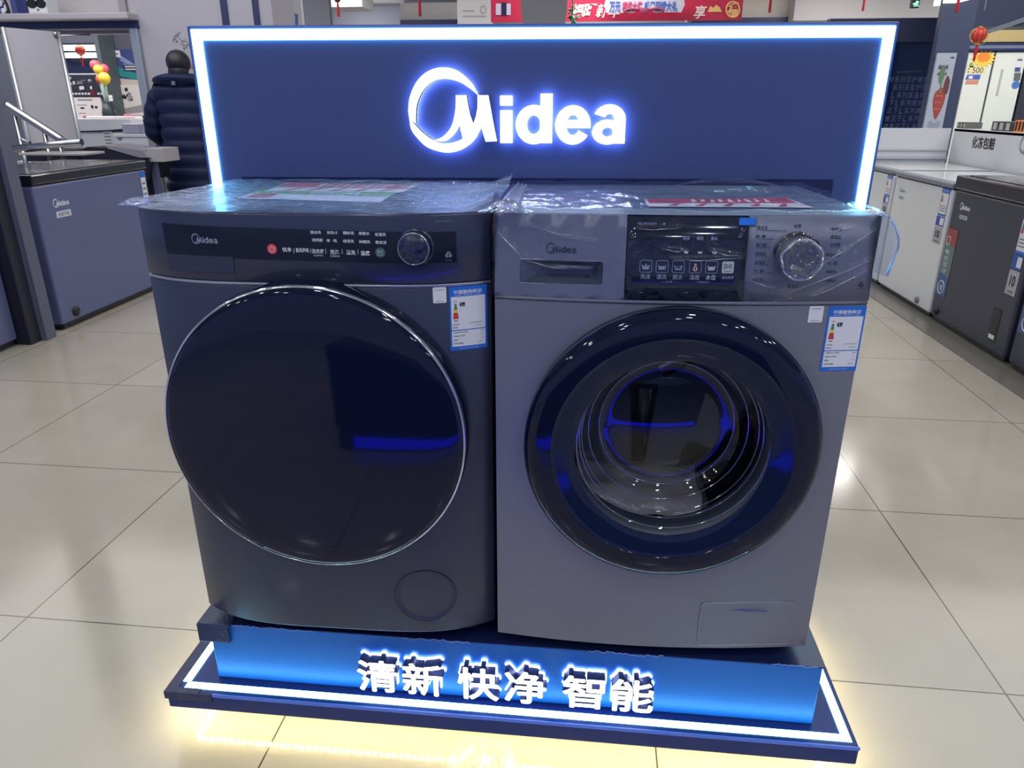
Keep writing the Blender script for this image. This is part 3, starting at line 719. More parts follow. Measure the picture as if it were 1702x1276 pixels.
def basin(b, x, z, k, F, kind):
    b.poly([(x-1.3*k, z+.55*k), (x-1.0*k, z+.5*k), (x-.78*k, z-.62*k), (x+.78*k, z-.62*k), (x+1.0*k, z+.5*k), (x+1.3*k, z+.55*k), (x+.98*k, z-.95*k), (x-.98*k, z-.95*k)], F)
    if kind != 2:
        w = [(x-.82*k, z+.15*k)]+[(x+(-.82+1.64*i/12)*k, z+(.15+.14*math.sin(i*PI/2))*k) for i in range(1, 12)]+[(x+.82*k, z+.15*k)]
        b.poly(w+[(x+.70*k, z-.55*k), (x-.70*k, z-.55*k)], F)
    if kind == 0: b.poly([(x-.28*k, z+.35*k), (x+.28*k, z+.35*k), (x+.18*k, z+.8*k), (x-.18*k, z+.8*k)], F)
    if kind == 2:
        for j in range(14):
            a0, a1 = j*.5, (j+1)*.5; r0, r1 = (.08+.045*j)*k, (.08+.045*(j+1))*k
            b.poly([(x+r0*math.cos(a0), z+r0*math.sin(a0)), (x+(r0+.14*k)*math.cos(a0), z+(r0+.14*k)*math.sin(a0)), (x+(r1+.14*k)*math.cos(a1), z+(r1+.14*k)*math.sin(a1)), (x+r1*math.cos(a1), z+r1*math.sin(a1))], F)
M_icon = mat('icon_grey', (158, 164, 186), .5); M_iconw = mat('icon_bright', (220, 222, 236), .5); M_iconp = mat('icon_peach', (238, 186, 160), .5); M_iconpk = mat('icon_pinkish', (214, 196, 204), .5)
b = MB(RM)
for i, x in enumerate((.3011, .3225, .3447)): basin(b, x, .7678, .0026, F, (0, 1, 2)[i])
b.build('stage_symbols', M_iconw, ds, weld=False)
NAMES = ('洗涤', '漂洗', '脱水', '温度', '水位', '启动/暂停')
for i, (t, x) in enumerate(zip(NAMES, (.2402, .2654, .2906, .3167, .3419, .3671))):
    z = .7446; h = .0092; b = MB(RM)
    rr = rrect(x-h, x+h, z-h, z+h, .0028, 5)
    mm = (M_icon, M_icon, M_icon, M_iconp, M_iconpk, None)[i]
    if i < 5:
        b.tube([(p, fR(p, q)-.0036, q) for p, q in rr], .0004, 5, closed=True); b.m(1)
        if i in (3, 4): pass
        if i == 3:
            k = .0062
            b.poly([(x-.28*k, z+.85*k), (x+.28*k, z+.85*k), (x+.28*k, z-.1*k), (x-.28*k, z-.1*k)], F); b.poly(circ(x, z-.5*k, .55*k, 20), F); b.m(2); b.poly([(x-.08*k, z+.55*k), (x+.08*k, z+.55*k), (x+.08*k, z-.3*k), (x-.08*k, z-.3*k)], onf(fR, .0039)); b.poly(circ(x, z-.5*k, .24*k, 14), onf(fR, .0039)); b.m(1)
        else: basin(b, x, z-.0002, .0048, F, (0, 1, 2, 0, 1)[i])
        b.m(3); b.text(t, x, .7288, .0078, F, w=.0155, bold=.004)
        b.build('touch_button', [M_icon, mm, M_disp, M_icon if i < 4 else M_iconw], ds, weld=False)
    else:
        b.poly(rr, onf(fR, .0040)); b.m(1); playpause(b, x, z+.0018, .0034, onf(fR, .0046)); b.text('长按添衣', x, z-.0062, .0022, onf(fR, .0046), w=.012)
        b.m(2); b.text(t, x+.001, .7288, .0048, F, w=.018, bold=.004)
        b.build('start_button', [mat('pale_grey_button', (196, 200, 190), .4), M_ink, M_icon], ds, weld=False)
b = MB(RM); b.text('一 CI 烘 一', .2775, .7212, .0026, F, w=.022); b.build('hint_text', M_icon, ds, weld=False); b = MB(RM); b.text('一 长按洗童锁 一', .3300, .7214, .0026, F, w=.024); b.build('hint_text', M_icon, ds, weld=False)
# dial plate print
b = MB(RM); F2 = onf(fR, .0028)
for t, x, z in (('混合洗', .4150, .8050), ('棉  麻', .4135, .7918), ('婴儿服', .4161, .7786), ('智能洗', .4160, .7655), ('高温洗', .4165, .7520), ('节  能', .4155, .7390), ('精粹洗', .4157, .7256), ('轻薄', .4690, .8073),
                ('快洗15', .5295, .8024), ('速洁25', .5300, .7906), ('运动服', .5310, .7787), ('桑羊毛', .5260, .7635), ('大  件', .5300, .7505), ('除螨洗', .5300, .7372), ('单脱水', .5310, .7235), ('新衣洗', .4715, .7151)):
    b.text(t, x, z, .0056, F2, w=.016 if len(t) > 2 else .011, bold=.012)
for z in (.8010, .7880, .7748, .7616, .7484, .7352, .7220):
    dxx = math.sqrt(max(0, .042**2-(z-.7612)**2)); xl = .4720-dxx-.002; xr = .4720+dxx+.002
    b.box(.4080, max(.416, xl), fR(.42, z)-.0030, fR(.42, z)-.0024, z-.0002, z+.0002); b.box(min(xr, .53), .5400, fR(.53, z)-.0030, fR(.53, z)-.0024, z-.0002, z+.0002)
b.build('program_print', mat('dark_print', (52, 52, 62), .5), cp_, weld=False)
b = MB(RM); trefoil(b, .5802, .7160, .0052, F2); b.box(.5715, .5880, fR(.58, .71)-.003, fR(.58, .71)-.0024, .7092, .7096); b.build('wool_mark', MATS['dark_print'], cp_, weld=False)
dx, dz = .4720, .7612; dy = fR(dx, dz)-.002
b = MB(RM); b.lathe([(.0385, .0), (.0385, .002), (.0335, .0032), (.0325, .001)], (dx, dy, dz), 'y', 64); b.m(1); b.lathe([(.031, .0), (.0300, .022), (.0285, .0245), (.0265, .0250)], (dx, dy, dz), 'y', 64); b.m(2); b.lathe([(.0265, .0250), (.025, .0235), (.0, .0225)], (dx, dy, dz), 'y', 64)
kb = b.build('program_dial', [mat('dial_black_ring', (20, 24, 44), .15, coat=.5), mat('dial_grey_metal', (150, 152, 164), .25, metal=.9), mat('dial_dark_face', (34, 40, 58), .2, coat=.4)], washR)
# door
b = MB(RM); DO = -.020; C3 = (HC[0], DO, HC[1])
b.lathe([(.240, -.016), (.2480, -.014), (.2490, .004), (.2490, .014), (.2470, .022), (.2420, .0285), (.2330, .0330), (.2200, .0352), (.2035, .0355)], C3, 'y', 128)
drr = b.build('door', M_gloss, washR)
b = MB(RM); b.lathe([(.2035, .0350), (.2020, .0335), (.1960, .0318), (.182, .0290), (.1660, .0245), (.1630, .0225)], C3, 'y', 128); b.build('inner_ring', M_gloss2, drr)
b = MB(RM); b.lathe([(.2484, .0185), (.2493, .0165), (.2493, .0145), (.2478, .0140)], C3, 'y', 128); b.build('door_trim', mat('silver_blue_edge', (120, 140, 190), .2, metal=.9), drr)
b = MB(RM); BC = (HC[0]+.002, DO, HC[1]+.012)
outer = [(.1640, .0225), (.160, .0185), (.1585, .008), (.156, -.006), (.150, -.022), (.142, -.038), (.132, -.052), (.122, -.062), (.112, -.067), (.09, -.064), (.06, -.060), (.03, -.0575), (.0, -.057)]
b.lathe(outer, BC, 'y', 96)
b.build('door_bowl', M_glass, drr)
b = MB(RM)
for r_, h_ in ((.1615, .0205), (.1562, -.004), (.1520, -.018), (.1395, -.042), (.1195, -.063)): b.tube([(BC[0]+r_*math.cos(2*PI*i/80), DO-h_, BC[2]+r_*math.sin(2*PI*i/80)) for i in range(80)], .0014, 8, closed=True)
b.build('bowl_rib', clear_mat('rib_glint_glass', (225, 230, 238), .04, .22, .95), drr)  # glass rims, made extra glossy to stand in for highlight arcs
b = MB(RM); b.lathe([(.196, .012), (.186, .010), (.172, .004), (.166, -.012), (.172, -.030), (.178, -.048), (.176, -.06), (.186, -.066)], (HC[0], DO, HC[1]), 'y', 96); b.build('gasket', M_gask, washR)
b = MB(RM); b.lathe([(.186, -.07), (.232, -.074), (.236, -.09), (.236, -.36)], (HC[0], DO, HC[1]), 'y', 72); b.m(2).lathe([(.236, -.36), (.225, -.372), (.0, -.378)], (HC[0], DO, HC[1]), 'y', 72); b.m(0)
for k in range(3):
    a = .5+k*2*PI/3; b.tube([(HC[0]+.03*math.cos(a), DO+.370, HC[1]+.03*math.sin(a)), (HC[0]+.21*math.cos(a), DO+.366, HC[1]+.21*math.sin(a))], [.03, .016], 10)
b.m(1)
for i in range(11):
    for k in range(54):
        if k % 18 in (0, 1, 2): continue
        a = 2*PI*(k+.5*(i % 2))/54; r = .2352; yy = DO+.105+i*.023; c = Vector((HC[0]+r*math.cos(a), yy, HC[1]+r*math.sin(a))); t = Vector((-math.sin(a), 0, math.cos(a)))
        b.add([c+t*.0045*math.cos(q*PI/3)+Vector((0, .0045*math.sin(q*PI/3), 0)) for q in range(6)], [tuple(range(6))])
dm = b.build('drum', [M_drum, M_dark, mat('drum_back_steel', (84, 86, 96), .4, metal=.9)], washR, weld=False)
for k in range(3):
    a = -PI/2+.55+k*2*PI/3; b = MB(RM); ca, sa = math.cos(a), math.sin(a)
    sec = [(.234, -.045), (.205, -.022), (.190, 0), (.205, .022), (.234, .045)]
    pts = [(HC[0]+r*ca-t*sa, DO+.09, HC[1]+r*sa+t*ca) for r, t in sec]
    b.prism(pts, (0, .265, 0)); b.build('lifter', M_drum, dm)
b = MB(RM); b.poly(rrect(.3835, .5625, .0150, .1140, .008), onf(fR, .0004)); b.m(1); b.poly(rrect(.3847, .5613, .0162, .1128, .0072), onf(fR, .0012)); b.m(2); b.tube([(x, fR(x)-.0014, z) for x, z in rrect(.3841, .5619, .0156, .1134, .0076)], .0006, 6, closed=True); b.m(3); b.box(.4284, .5066, fR(.467)-.0020, fR(.467)-.0004, .0960, .0976)
b.build('filter_cover', [M_seam, M_sil, M_lite, mat('blue_slot', (60, 84, 150), .3)], washR)
energy_label(washR, RM, fR, .5346, .5960, .5725, .6820, ('MG100V33WY', '0.740', '63', '1.20', '10.0/10.0'))
info_sticker(washR, RM, fR, .5028, .5262, .6560, .6830)
b = MB(RM); patch(b, fR, .3784, .4036, .8090, .8198, .0042, 4); b.build('blue_tape', mat('blue_tape', (24, 132, 240), .35), washR)
feet(washR, RM)
# bag of papers lying in the drum
bag = MB(RM); random.seed(5)
def bagf(u, v):
    x = HC[0]-.155+.27*u; y = DO+.10+.22*v; base = HC[1]-math.sqrt(max(.0004, .228**2-(x-HC[0])**2))+.014
    return (x, y, base+.055*math.sin(PI*u)**.6*math.sin(PI*min(1, v*1.05+.02))**.5+.016*noise.noise(Vector((x*16, y*16, 1))))
bag.grid(bagf, 26, 20)
bo = bag.build('document_bag', mat('plastic_bag_grey', (176, 168, 172), .2, coat=.5, bump=.5, bscale=40), solid=.002); tag(bo, 'crumpled grey plastic bag of papers inside the silver machine drum', 'bag')

# ------------------------------------------------------------------ clear films and papers on the machines
random.seed(21)
def nz(x, y, k, a): return a*noise.noise(Vector((x*k, y*k, 3.7)))
# papers lying on the lids, under the films
def paper_sheet(name, label, MMx, quad, mats, draw, group=None):
    b = MB(MMx); A, B_, C_, D = [Vector(q) for q in quad]
    P = lambda u, v, d=0: tuple((A*(1-u)+B_*u)*(1-v)+(D*(1-u)+C_*u)*v+Vector((0, 0, d)))
    b.add([P(0, 0), P(1, 0), P(1, 1), P(0, 1)], [(0, 1, 2, 3)])
    draw(b, lambda x, z, d: P(x, z, .0006+d))
    return tag(b.build(name, mats, weld=False), label, 'price sheet', group or 'price sheets under the film')
zt0 = MH+.0018
def sheet_red(b, F):
    b.m(1).poly([(.02, .45), (.98, .45), (.98, .97), (.02, .97)], F); b.m(0)
    for i in range(9):
        x = .30+i*.06; b.poly([(x, .5), (x+.035, .5+.1*(i % 2)), (x+.04, .9), (x+.012, .85-.1*(i % 3))], lambda x, z, d: F(x, z, .0004))
    b.m(1)
    for i in range(5): x = .12+i*.17; b.poly([(x, .08), (x+.05, .08), (x+.10, .38), (x+.07, .38)], F)
def sheet_green(b, F):
    b.m(1).poly([(.0, .55), (1, .55), (1, 1), (0, 1)], F); b.m(2).poly([(.04, .08), (.20, .08), (.22, .5), (.06, .5)], F)
    b.m(3)
    for i in range(8): x = .42+i*.045; b.poly([(x, .62), (x+.03, .62), (x+.03, .9), (x+.008, .86)], lambda x, z, d: F(x, z, .0004))
M_pred = mat('price_sheet_red', (200, 44, 58), .5); M_pcream = mat('price_sheet_cream', (232, 224, 206), .5); M_ppink = mat('price_sheet_white', (238, 226, 230), .5)
def onlid(u, v, rp, ang):
    p = at(u, v, z=ZB+zt0); q = Matrix.Rotation(-ang, 4, 'Z') @ (p-rp); return (q.x, q.y, zt0)
sh = paper_sheet('price_sheet', 'green and white price sheet lying nearest the front on the dark machine lid', LM, [onlid(395, 329, LP, AL), onlid(632, 336, LP, AL), onlid(658, 320, LP, AL), onlid(432, 315, LP, AL)], [M_ppink, M_greenl, M_pred, M_paper], sheet_green)
sh = paper_sheet('price_sheet', 'red and cream price sheet lying behind the green one on the dark machine', LM, [tuple(Vector(onlid(440, 319, LP, AL))+Vector((0, 0, .0016))), tuple(Vector(onlid(668, 321, LP, AL))+Vector((0, 0, .0016))), tuple(Vector(onlid(692, 309, LP, AL))+Vector((0, 0, .0016))), tuple(Vector(onlid(478, 304, LP, AL))+Vector((0, 0, .0016)))], [M_pcream, M_pred], sheet_red)
sh = paper_sheet('price_sheet', 'red and white price sheet lying on the lid of the silver machine', RM, [onlid(1078, 343, RP, AR), onlid(1352, 345, RP, AR), onlid(1308, 329, RP, AR), onlid(1070, 331, RP, AR)], [M_ppink, M_pred], sheet_red)
# film over the dark machine's lid, its front corner standing out on the left
b = MB(LM)
def filmL(u, v):
    x = -.012+u*(MW+.016); y = fL(x)-.004+v*(.436-fL(x)); z = MH+.006+abs(nz(x, y, 14, .005))+nz(x*3, y, 30, .0012)
    if v < .06: z -= .006*(1-v/.06)
    if u < .05: z += .012*(1-u/.05)*(1-v); x -= .022*(1-u/.05)*max(0, 1-2.2*v); z -= .01*(1-u/.05)*(1-v)
    if u > .93: k = (u-.93)/.07; z += .018*k*max(0, math.sin(7*v+1))
    return (x, y, z)
b.grid(filmL, 70, 40)
b.grid(lambda u, v: (-.034+.10*u+.004*math.sin(18*v), fL(max(0, -.01+.08*u))-.006-.006*v, MH+.004+.012*(1-u)*v-.005*math.sin(PI*u)), 10, 4)
fo = b.build('plastic_film', M_filmtop); tag(fo, 'clear wrinkled plastic film draped over the lid of the dark machine', 'plastic film')
# film over the silver machine's lid and its control panel
b = MB(RM)
RIDGE = [((.500, .742), (.552, .775), .0042), ((.552, .775), (.590, .803), .0036), ((.455, .705), (.592, .758), .003), ((.50, .700), (.585, .742), .003), ((.005, .792), (.045, .752), .0032), ((.045, .752), (.118, .738), .003),
         ((.055, .806), (.150, .782), .0026), ((.085, .800), (.148, .787), .003), ((.262, .774), (.300, .770), .003), ((.335, .772), (.385, .763), .003), ((.280, .757), (.388, .761), .0026), ((.225, .803), (.290, .806), .003), ((.44, .715), (.40, .728), .0026), ((.515, .80), (.56, .812), .003)]
def ridges(x, z):
    h = 0
    for (ax, az), (bx_, bz_), a in RIDGE:
        dx_, dz_ = bx_-ax, bz_-az; t = max(0, min(1, ((x-ax)*dx_+(z-az)*dz_)/(dx_*dx_+dz_*dz_))); q = (x-ax-t*dx_)**2+(z-az-t*dz_)**2
        h = max(h, a*math.exp(-q/.0000085))
    return h
def filmR(u, v):
    x = -.004+u*(MW+.012)
    if v < .5:
        y = .436-(v/.5)*(.436-fR(x, MH)+.004); z = MH+.006+abs(nz(x, y, 13, .006))+nz(x*3, y, 28, .0012)+.018*max(0, 1-((u-.72)**2/.03+(v-.12)**2/.012))
        if u > .96 and v > .2: z -= .002
    else:
        t = (v-.5)/.5; z = MH+.004-t*.134; y = fR(x, z)-.0062-abs(nz(x, z, 16, .004))-.0012*math.sin(60*(x*.6+z))
        y -= ridges(x, z)
        d = math.hypot(x-.4720, z-.7612)
        if d < .05: y -= .026*max(0, min(1, (.046-d)/.012))
    return (x, y, z)
b.grid(filmR, 190, 150)
fr_ = b.build('plastic_film', M_film); tag(fr_, 'clear wrinkled plastic film over the lid and control panel of the silver machine', 'plastic film')
b = MB(RM); dyc = fR(.472, .7612)-.036
def cap(u, v):
    r = .033*v; a = 2*PI*u; x = .472+r*math.cos(a)*1.03; z = .7612+r*math.sin(a)
    n1 = noise.noise(Vector((x*120, z*120, 0.)))+.6*noise.noise(Vector((x*260, z*260, 4.)))
    return (x, dyc+.004*n1+(.022*max(0, v-.82)/.18), z)
b.grid(cap, 64, 26); b.build('dial_wrap', clear_mat('dial_film', (236, 240, 248), .06, .10, .9, haze=.03), fr_)
b = MB(RM); b.tube([(.472+.0305*math.cos(q)*(1+.03*math.sin(5*q)), dyc+.004+.003*math.sin(7*q), .7612+.0300*math.sin(q)*(1+.03*math.cos(4*q))) for q in [2*PI*i/60 for i in range(60)]], [.0014+.0012*abs(math.sin(1.7*i)) for i in range(60)], 7, closed=True); b.build('wrap_fold', clear_mat('fold_film', (225, 228, 235), .08, .35, .95, haze=.12), fr_)
M_crease_glint = clear_mat('crease_glint_film', (230, 232, 240), .10, .30, .95, haze=.40)  # whitened film: thin tubes that paint highlight streaks along the folds
for (ax, az), (bx_, bz_), a_ in RIDGE:
    b = MB(RM); pts = []
    for i in range(15):
        t = i/14; x = ax+(bx_-ax)*t; z = az+(bz_-az)*t+.0022*math.sin(PI*t)*(1 if a_ > .003 else -1)+.0005*math.sin(11*t+ax*90); pts.append((x, fR(x, z)-.0088-a_*.6, z))
    b.tube(pts, [.00012+.00062*math.sin(PI*i/14)**2*(.6+.4*math.sin(5*i+ax*50)) for i in range(15)], 6); b.build('crease_glint', M_crease_glint, fr_)
b = MB(LM); dyl = fL(.4805)-.0235
b.grid(lambda u, v: (.4805+.0235*v*math.cos(2*PI*u), dyl+.0028*noise.noise(Vector((130*(.0235*v*math.cos(2*PI*u)), 130*.0235*v*math.sin(2*PI*u), 7.)))+.0018*v, .7705+.0235*v*math.sin(2*PI*u)), 56, 20); b.build('dial_wrap', clear_mat('dial_film_dim', (238, 242, 250), .08, .05, .8), fo)
# sheet of film bulging out beside the silver machine's right shoulder
b = MB(RM)
bp = [at(1450, 352, y=.05), at(1468, 352, y=.05), at(1482, 366, y=.05), at(1492, 392, y=.05), at(1493, 408, y=.05), at(1486, 430, y=.05), at(1474, 456, y=.05)]
bi = [at(1448, 354, y=.03), at(1462, 360, y=.03), at(1461, 372, y=.03), at(1460, 395, y=.03), at(1458, 410, y=.03), at(1455, 430, y=.03), at(1452, 452, y=.03)]
Ri = RM.inverted(); bp = spline([tuple(Ri @ p) for p in bp], 6); bi = spline([tuple(Ri @ p) for p in bi], 6)
n_ = len(bp)-1
def bul(u, v):
    i = min(n_, int(round(v*n_))); p, q = Vector(bi[i]), Vector(bp[i]); r = p.lerp(q, u); r.y += -.03*math.sin(PI*u)+nz(u*.3, v*.8, 9, .010); return tuple(r)
b.grid(bul, 14, n_)
b.tube(bp, .0011, 6)
bf = b.build('film_flap', M_filmtop); tag(bf, 'clear film flap bulging beside the right shoulder of the silver machine', 'plastic film')
# gathered tuft of film between the two lids: pleats running together, a ridge going back
b = MB(); random.seed(4)
c0 = at(842, 346, z=ZB+MH+.010)
for i in range(15):
    a = PI*(-1.02+1.04*i/14)+random.uniform(-.08, .08); l = random.uniform(.020, .034)*(1.5 if abs(math.cos(a)) > .6 else .9); w = random.uniform(.0035, .006)
    d = Vector((math.cos(a), math.sin(a)*.8, 0)); t = Vector((-d.y, d.x, 0))
    b.grid(lambda u, v: tuple(c0+d*l*u+t*w*(2*v-1)*(.3+.9*u)+Vector((0, 0, .010*(1-u)-.004*u+.006*(1-abs(2*v-1))*math.sin(PI*min(1, u+.25))))), 6, 6)
for k, (dx_, hh) in enumerate(((-.004, .016), (.006, .010), (.014, .006))):
    p1 = at(862+6*k, 307, z=ZB+MH+.010)
    b.grid(lambda u, v: tuple(c0.lerp(p1, u)+Vector((dx_*(1-u)+.006*(2*v-1)*(1-.5*u), 0, hh*(1-abs(2*v-1))*(1-.6*u)))), 12, 4)
tf = b.build('film_tuft', clear_mat('film_gathered', (225, 234, 250), .14, .22, .95, haze=.10)); tag(tf, 'gathered tuft of clear film between the lids of the two machines', 'plastic film')
# strip of clear tape stuck to the floor in front of the stand
b = MB(); q = [at(722, 1310, z=.007), at(768, 1222, z=.007), at(812, 1226, z=.007), at(796, 1310, z=.007)]
b.grid(lambda u, v: tuple((q[0].lerp(q[3], u)).lerp(q[1].lerp(q[2], u), v)-Vector((0, .2*(1-v)*.0, -.004*abs(noise.noise(Vector((u*6, v*3, 2))))))), 16, 10)
q = [at(797, 1310, z=.007), at(806, 1226, z=.007), at(850, 1238, z=.007), at(866, 1310, z=.007)]
b.grid(lambda u, v: tuple((q[0].lerp(q[3], u)).lerp(q[1].lerp(q[2], u), v)+Vector((0, 0, .003*abs(noise.noise(Vector((u*5, v*4, 9))))))), 12, 10)
tp = b.build('clear_tape', clear_mat('floor_tape', (232, 230, 205), .12, .18, .85, bump=.8, bscale=(60, 14, 30), haze=.24)); tag(tp, 'crumpled strip of clear tape stuck to the floor before the display stand', 'tape')

# ------------------------------------------------------------------ freezers
M_bluef = mat('blue_grey_freezer', (108, 116, 158), .38, metal=.35)
M_whitef = mat('white_freezer', (214, 220, 224), .20, coat=.3)
M_darkf = mat('charcoal_freezer', (66, 70, 86), .34, metal=.3)
M_lid = mat('dark_lid', (20, 24, 42), .22, coat=.3)
def freezer(label, xf, y0, y1, h, depth, mbody, mlid, side, lid_h=.045, group=None, logo_m=M_wprint, glossy_top=None):
    """chest freezer whose front lies in the plane x=xf; side=-1 faces -x, +1 faces +x"""
    r = thing('chest_freezer', label, 'freezer', (xf-side*depth/2, (y0+y1)/2, 0), 0, group)
    xb = xf-side*depth; lo, hi = min(xf, xb), max(xf, xb)
    b = MB(); b.box(lo, hi, y0, y1, .035, h-lid_h-.006, .012); b.build('cabinet', mbody, r)
    b = MB(); b.box(lo+.004, hi-.004, y0+.004, y1-.004, h-lid_h-.0065, h-lid_h+.001); b.build('seal', M_dark, r)
    b = MB(); e = .012*side
    b.box(min(xf+e, xb), max(xf+e, xb), y0-.004, y1+.004, h-lid_h, h, .008); b.m(1).box(lo+.04, hi-.02, y0+.04, y1-.04, h-.001, h+.0035, .001); b.build('lid', [mlid, glossy_top or mlid], r)
    b = MB(); b.box(lo+.02, hi-.012, y0+.02, y1-.02, .012, .0352); b.build('plinth', M_black, r)
    for yy in (y0+.06, y1-.06):
        for xx in (lo+.06, hi-.04):
            b = MB(); b.lathe([(.0, .006), (.018, .006), (.02, .012), (.012, .018), (.010, .036)], (xx, yy, 0), seg=14); b.build('foot', M_white, r)
    return r
def ff(xf, side, off=.0012):
    """map for print on a freezer front: x runs to the viewer's right"""
    return (lambda x, z, d: (xf+side*(off+d), x, z)) if side > 0 else (lambda x, z, d: (xf-off-d, -x, z))
# --- right hand row
XF = 2.31
fa = freezer('white chest freezer at the back end of the right hand row', XF, 4.30, 5.02, .815, .64, M_whitef, mat('grey_lid_edge', (120, 126, 140), .3), -1, .030, glossy_top=M_wgloss, group='chest freezers in the right hand row')
fb = freezer('white chest freezer next to the charcoal one in the right hand row', XF, 3.43, 4.265, .812, .64, M_whitef, MATS['grey_lid_edge'], -1, .030, glossy_top=M_wgloss, group='chest freezers in the right hand row')
fc = freezer('charcoal chest freezer with blue label and slim vent beside the white one', XF, 2.565, 3.405, .862, .60, M_darkf, M_lid, -1, .075, group='chest freezers in the right hand row')
fd = freezer('charcoal chest freezer cut off by the right edge nearest the viewer', XF, 1.70, 2.52, .862, .60, M_darkf, M_lid, -1, .075, group='chest freezers in the right hand row')
def fprint(r, F, name, mats, draw):
    b = MB(); draw(b, F); return b.build(name, mats, r, weld=False)
def badge(r, y, z, w, m, mb):
    F = ff(XF, -1, .0010)
    b = MB(); wordmark(b, -y, z, w, F); b.build('brand_badge', m, r, weld=False)
    b = MB(); b.poly(rrect(-y-w*.36, -y+w*.44, z-w*.60, z-w*.40, .005), F); b.m(1).text('低霜节能', -y+w*.04, z-w*.50, w*.10, ff(XF, -1, .0016), w=w*.6); b.build('badge_plate', [mb, M_gprint], r, weld=False)
badge(fc, 3.26, .70, .115, M_wprint, mat('pale_blue_plate', (168, 182, 206), .5))
badge(fb, 4.13, .70, .10, mat('pale_steel_print', (150, 170, 200), .4), mat('pale_teal_plate', (150, 186, 206), .5))
badge(fd, 2.40, .70, .115, M_wprint, MATS['pale_blue_plate'])
def side_labels(r, yc, w, zt, k=1.):
    F = ff(XF, -1, .0012); F2 = ff(XF, -1, .0018)
    b = MB(); x0, x1 = -yc-w/2, -yc+w/2
    b.poly([(x0, zt-.20*k), (x1, zt-.20*k), (x1, zt), (x0, zt)], F); b.m(1).poly([(x0+.004, zt-.185*k), (x1-.004, zt-.185*k), (x1-.004, zt-.035*k), (x0+.004, zt-.035*k)], F2)
    b.text('能效标识', -yc, zt-.018*k, .016*k, F2, w=w*.7)
    b.m(2); b.poly([(x0+.01, zt-.10*k), (x0+.03, zt-.10*k), (x0+.026, zt-.05*k), (x0+.014, zt-.05*k)], ff(XF, -1, .0024)); b.m(3); b.poly([(x0+.010, zt-.10*k), (x0+.030, zt-.10*k), (x0+.028, zt-.08*k), (x0+.012, zt-.08*k)], ff(XF, -1, .0028)); b.m(4)
    for j in range(3): b.poly([(x0+.01, zt-(.13+.017*j)*k), (x1-.012, zt-(.13+.017*j)*k), (x1-.012, zt-(.126+.017*j)*k), (x0+.01, zt-(.126+.017*j)*k)], ff(XF, -1, .0024))
    b.build('energy_label', [M_blueprint, M_paper, M_green, M_red, M_ink], r, weld=False)
    b = MB(); b.poly([(x0-.004, zt-.275*k), (x1, zt-.275*k), (x1, zt-.205*k), (x0-.004, zt-.205*k)], F); b.m(1).poly([(x0+w*.45, zt-.265*k), (x1-.006, zt-.265*k), (x1-.006, zt-.213*k), (x0+w*.45, zt-.213*k)], F2); b.build('blue_sticker', [mat('deep_blue_sticker', (36, 84, 176), .4), M_paper], r, weld=False)
    b = MB(); b.poly([(x0-.006, zt-.405*k), (x1, zt-.405*k), (x1, zt-.282*k), (x0-.006, zt-.282*k)], F); b.m(1).text('10', -yc-.003, zt-.335*k, .055*k, F2, w=w*.55, bold=.03); b.text('年包修', -yc-.003, zt-.390*k, .016*k, F2, w=w*.6); b.build('ten_year_sticker', [mat('silver_sticker', (166, 170, 178), .35), M_ink], r, weld=False)
side_labels(fc, 2.64, .085, .752)
side_labels(fb, 3.515, .10, .775, .80)
side_labels(fa, 4.37, .09, .775, .70)
def banner_strip(r, yc, zb_, zt2, w):
    F = ff(XF, -1, .0020); F2 = ff(XF, -1, .0028); x0, x1 = -yc-w/2, -yc+w/2; b = MB()
    b.poly([(x0, zb_), (x1, zb_), (x1, zt2), (x0, zt2)], ff(XF, -1, .0014)); h = zt2-zb_
    b.m(1).poly([(x0, zt2-.20*h), (x1, zt2-.26*h), (x1, zt2), (x0, zt2)], F)
    b.m(2).poly([(x0, zb_), (x1, zb_), (x1, zb_+.30*h), (x0, zb_+.34*h)], F)
    b.m(3); b.tube([F2(p, q, 0) for p, q in rrect(x0+.02, x0+.055, zt2-.24*h, zt2-.12*h, .006)], .002, 5, closed=True)
    for j, c in enumerate('电机双冷'): b.text(c, x0+w*.42, zt2-(.34+.095*j)*h, .07*h, F2, w=w*.42)
    b.tube([F2(p, q, 0) for p, q in circ(x0+w*.5, zb_+.13*h, w*.30, 28)], .003, 5, closed=True)
    b.text('省', x0+w*.5, zb_+.13*h, .09*h, F2, w=w*.3)
    b.build('promo_strip', [mat('promo_teal', (96, 124, 126), .4), mat('promo_red', (150, 70, 74), .4), mat('promo_blue', (58, 96, 142), .4), M_paper], r, weld=False)
banner_strip(fc, 3.335, .17, .565, .125); banner_strip(fd, 2.44, .20, .60, .125)
b = MB(); F = ff(XF, -1, .0012); b.poly(rrect(-2.745, -2.665, .085, .26, .004), F); b.m(1)
for i in range(9): b.poly([(-2.735, .10+.014*i+.03), (-2.675, .10+.014*i+.03), (-2.675, .106+.014*i+.03), (-2.735, .106+.014*i+.03)], ff(XF, -1, .002))
b.m(2).poly([(-2.735, .095), (-2.68, .095), (-2.68, .118), (-2.735, .118)], ff(XF, -1, .0022)); b.build('vent', [M_black, mat('vent_slot', (60, 64, 76), .5), M_paper], fc, weld=False)
for r, y in ((fc, 3.33), (fb, 3.60)):
    b = MB(Matrix.Rotation(PI/2, 4, 'Z')); b.M = Matrix.Translation((XF, y, .075)) @ Matrix.Rotation(-PI/2, 4, 'Z'); b.lathe([(.022, 0), (.022, .008), (.016, .014), (.0, .015)], (0, 0, 0), 'y', 20); b.build('drain_plug', M_black if r is fc else M_gprint, r)
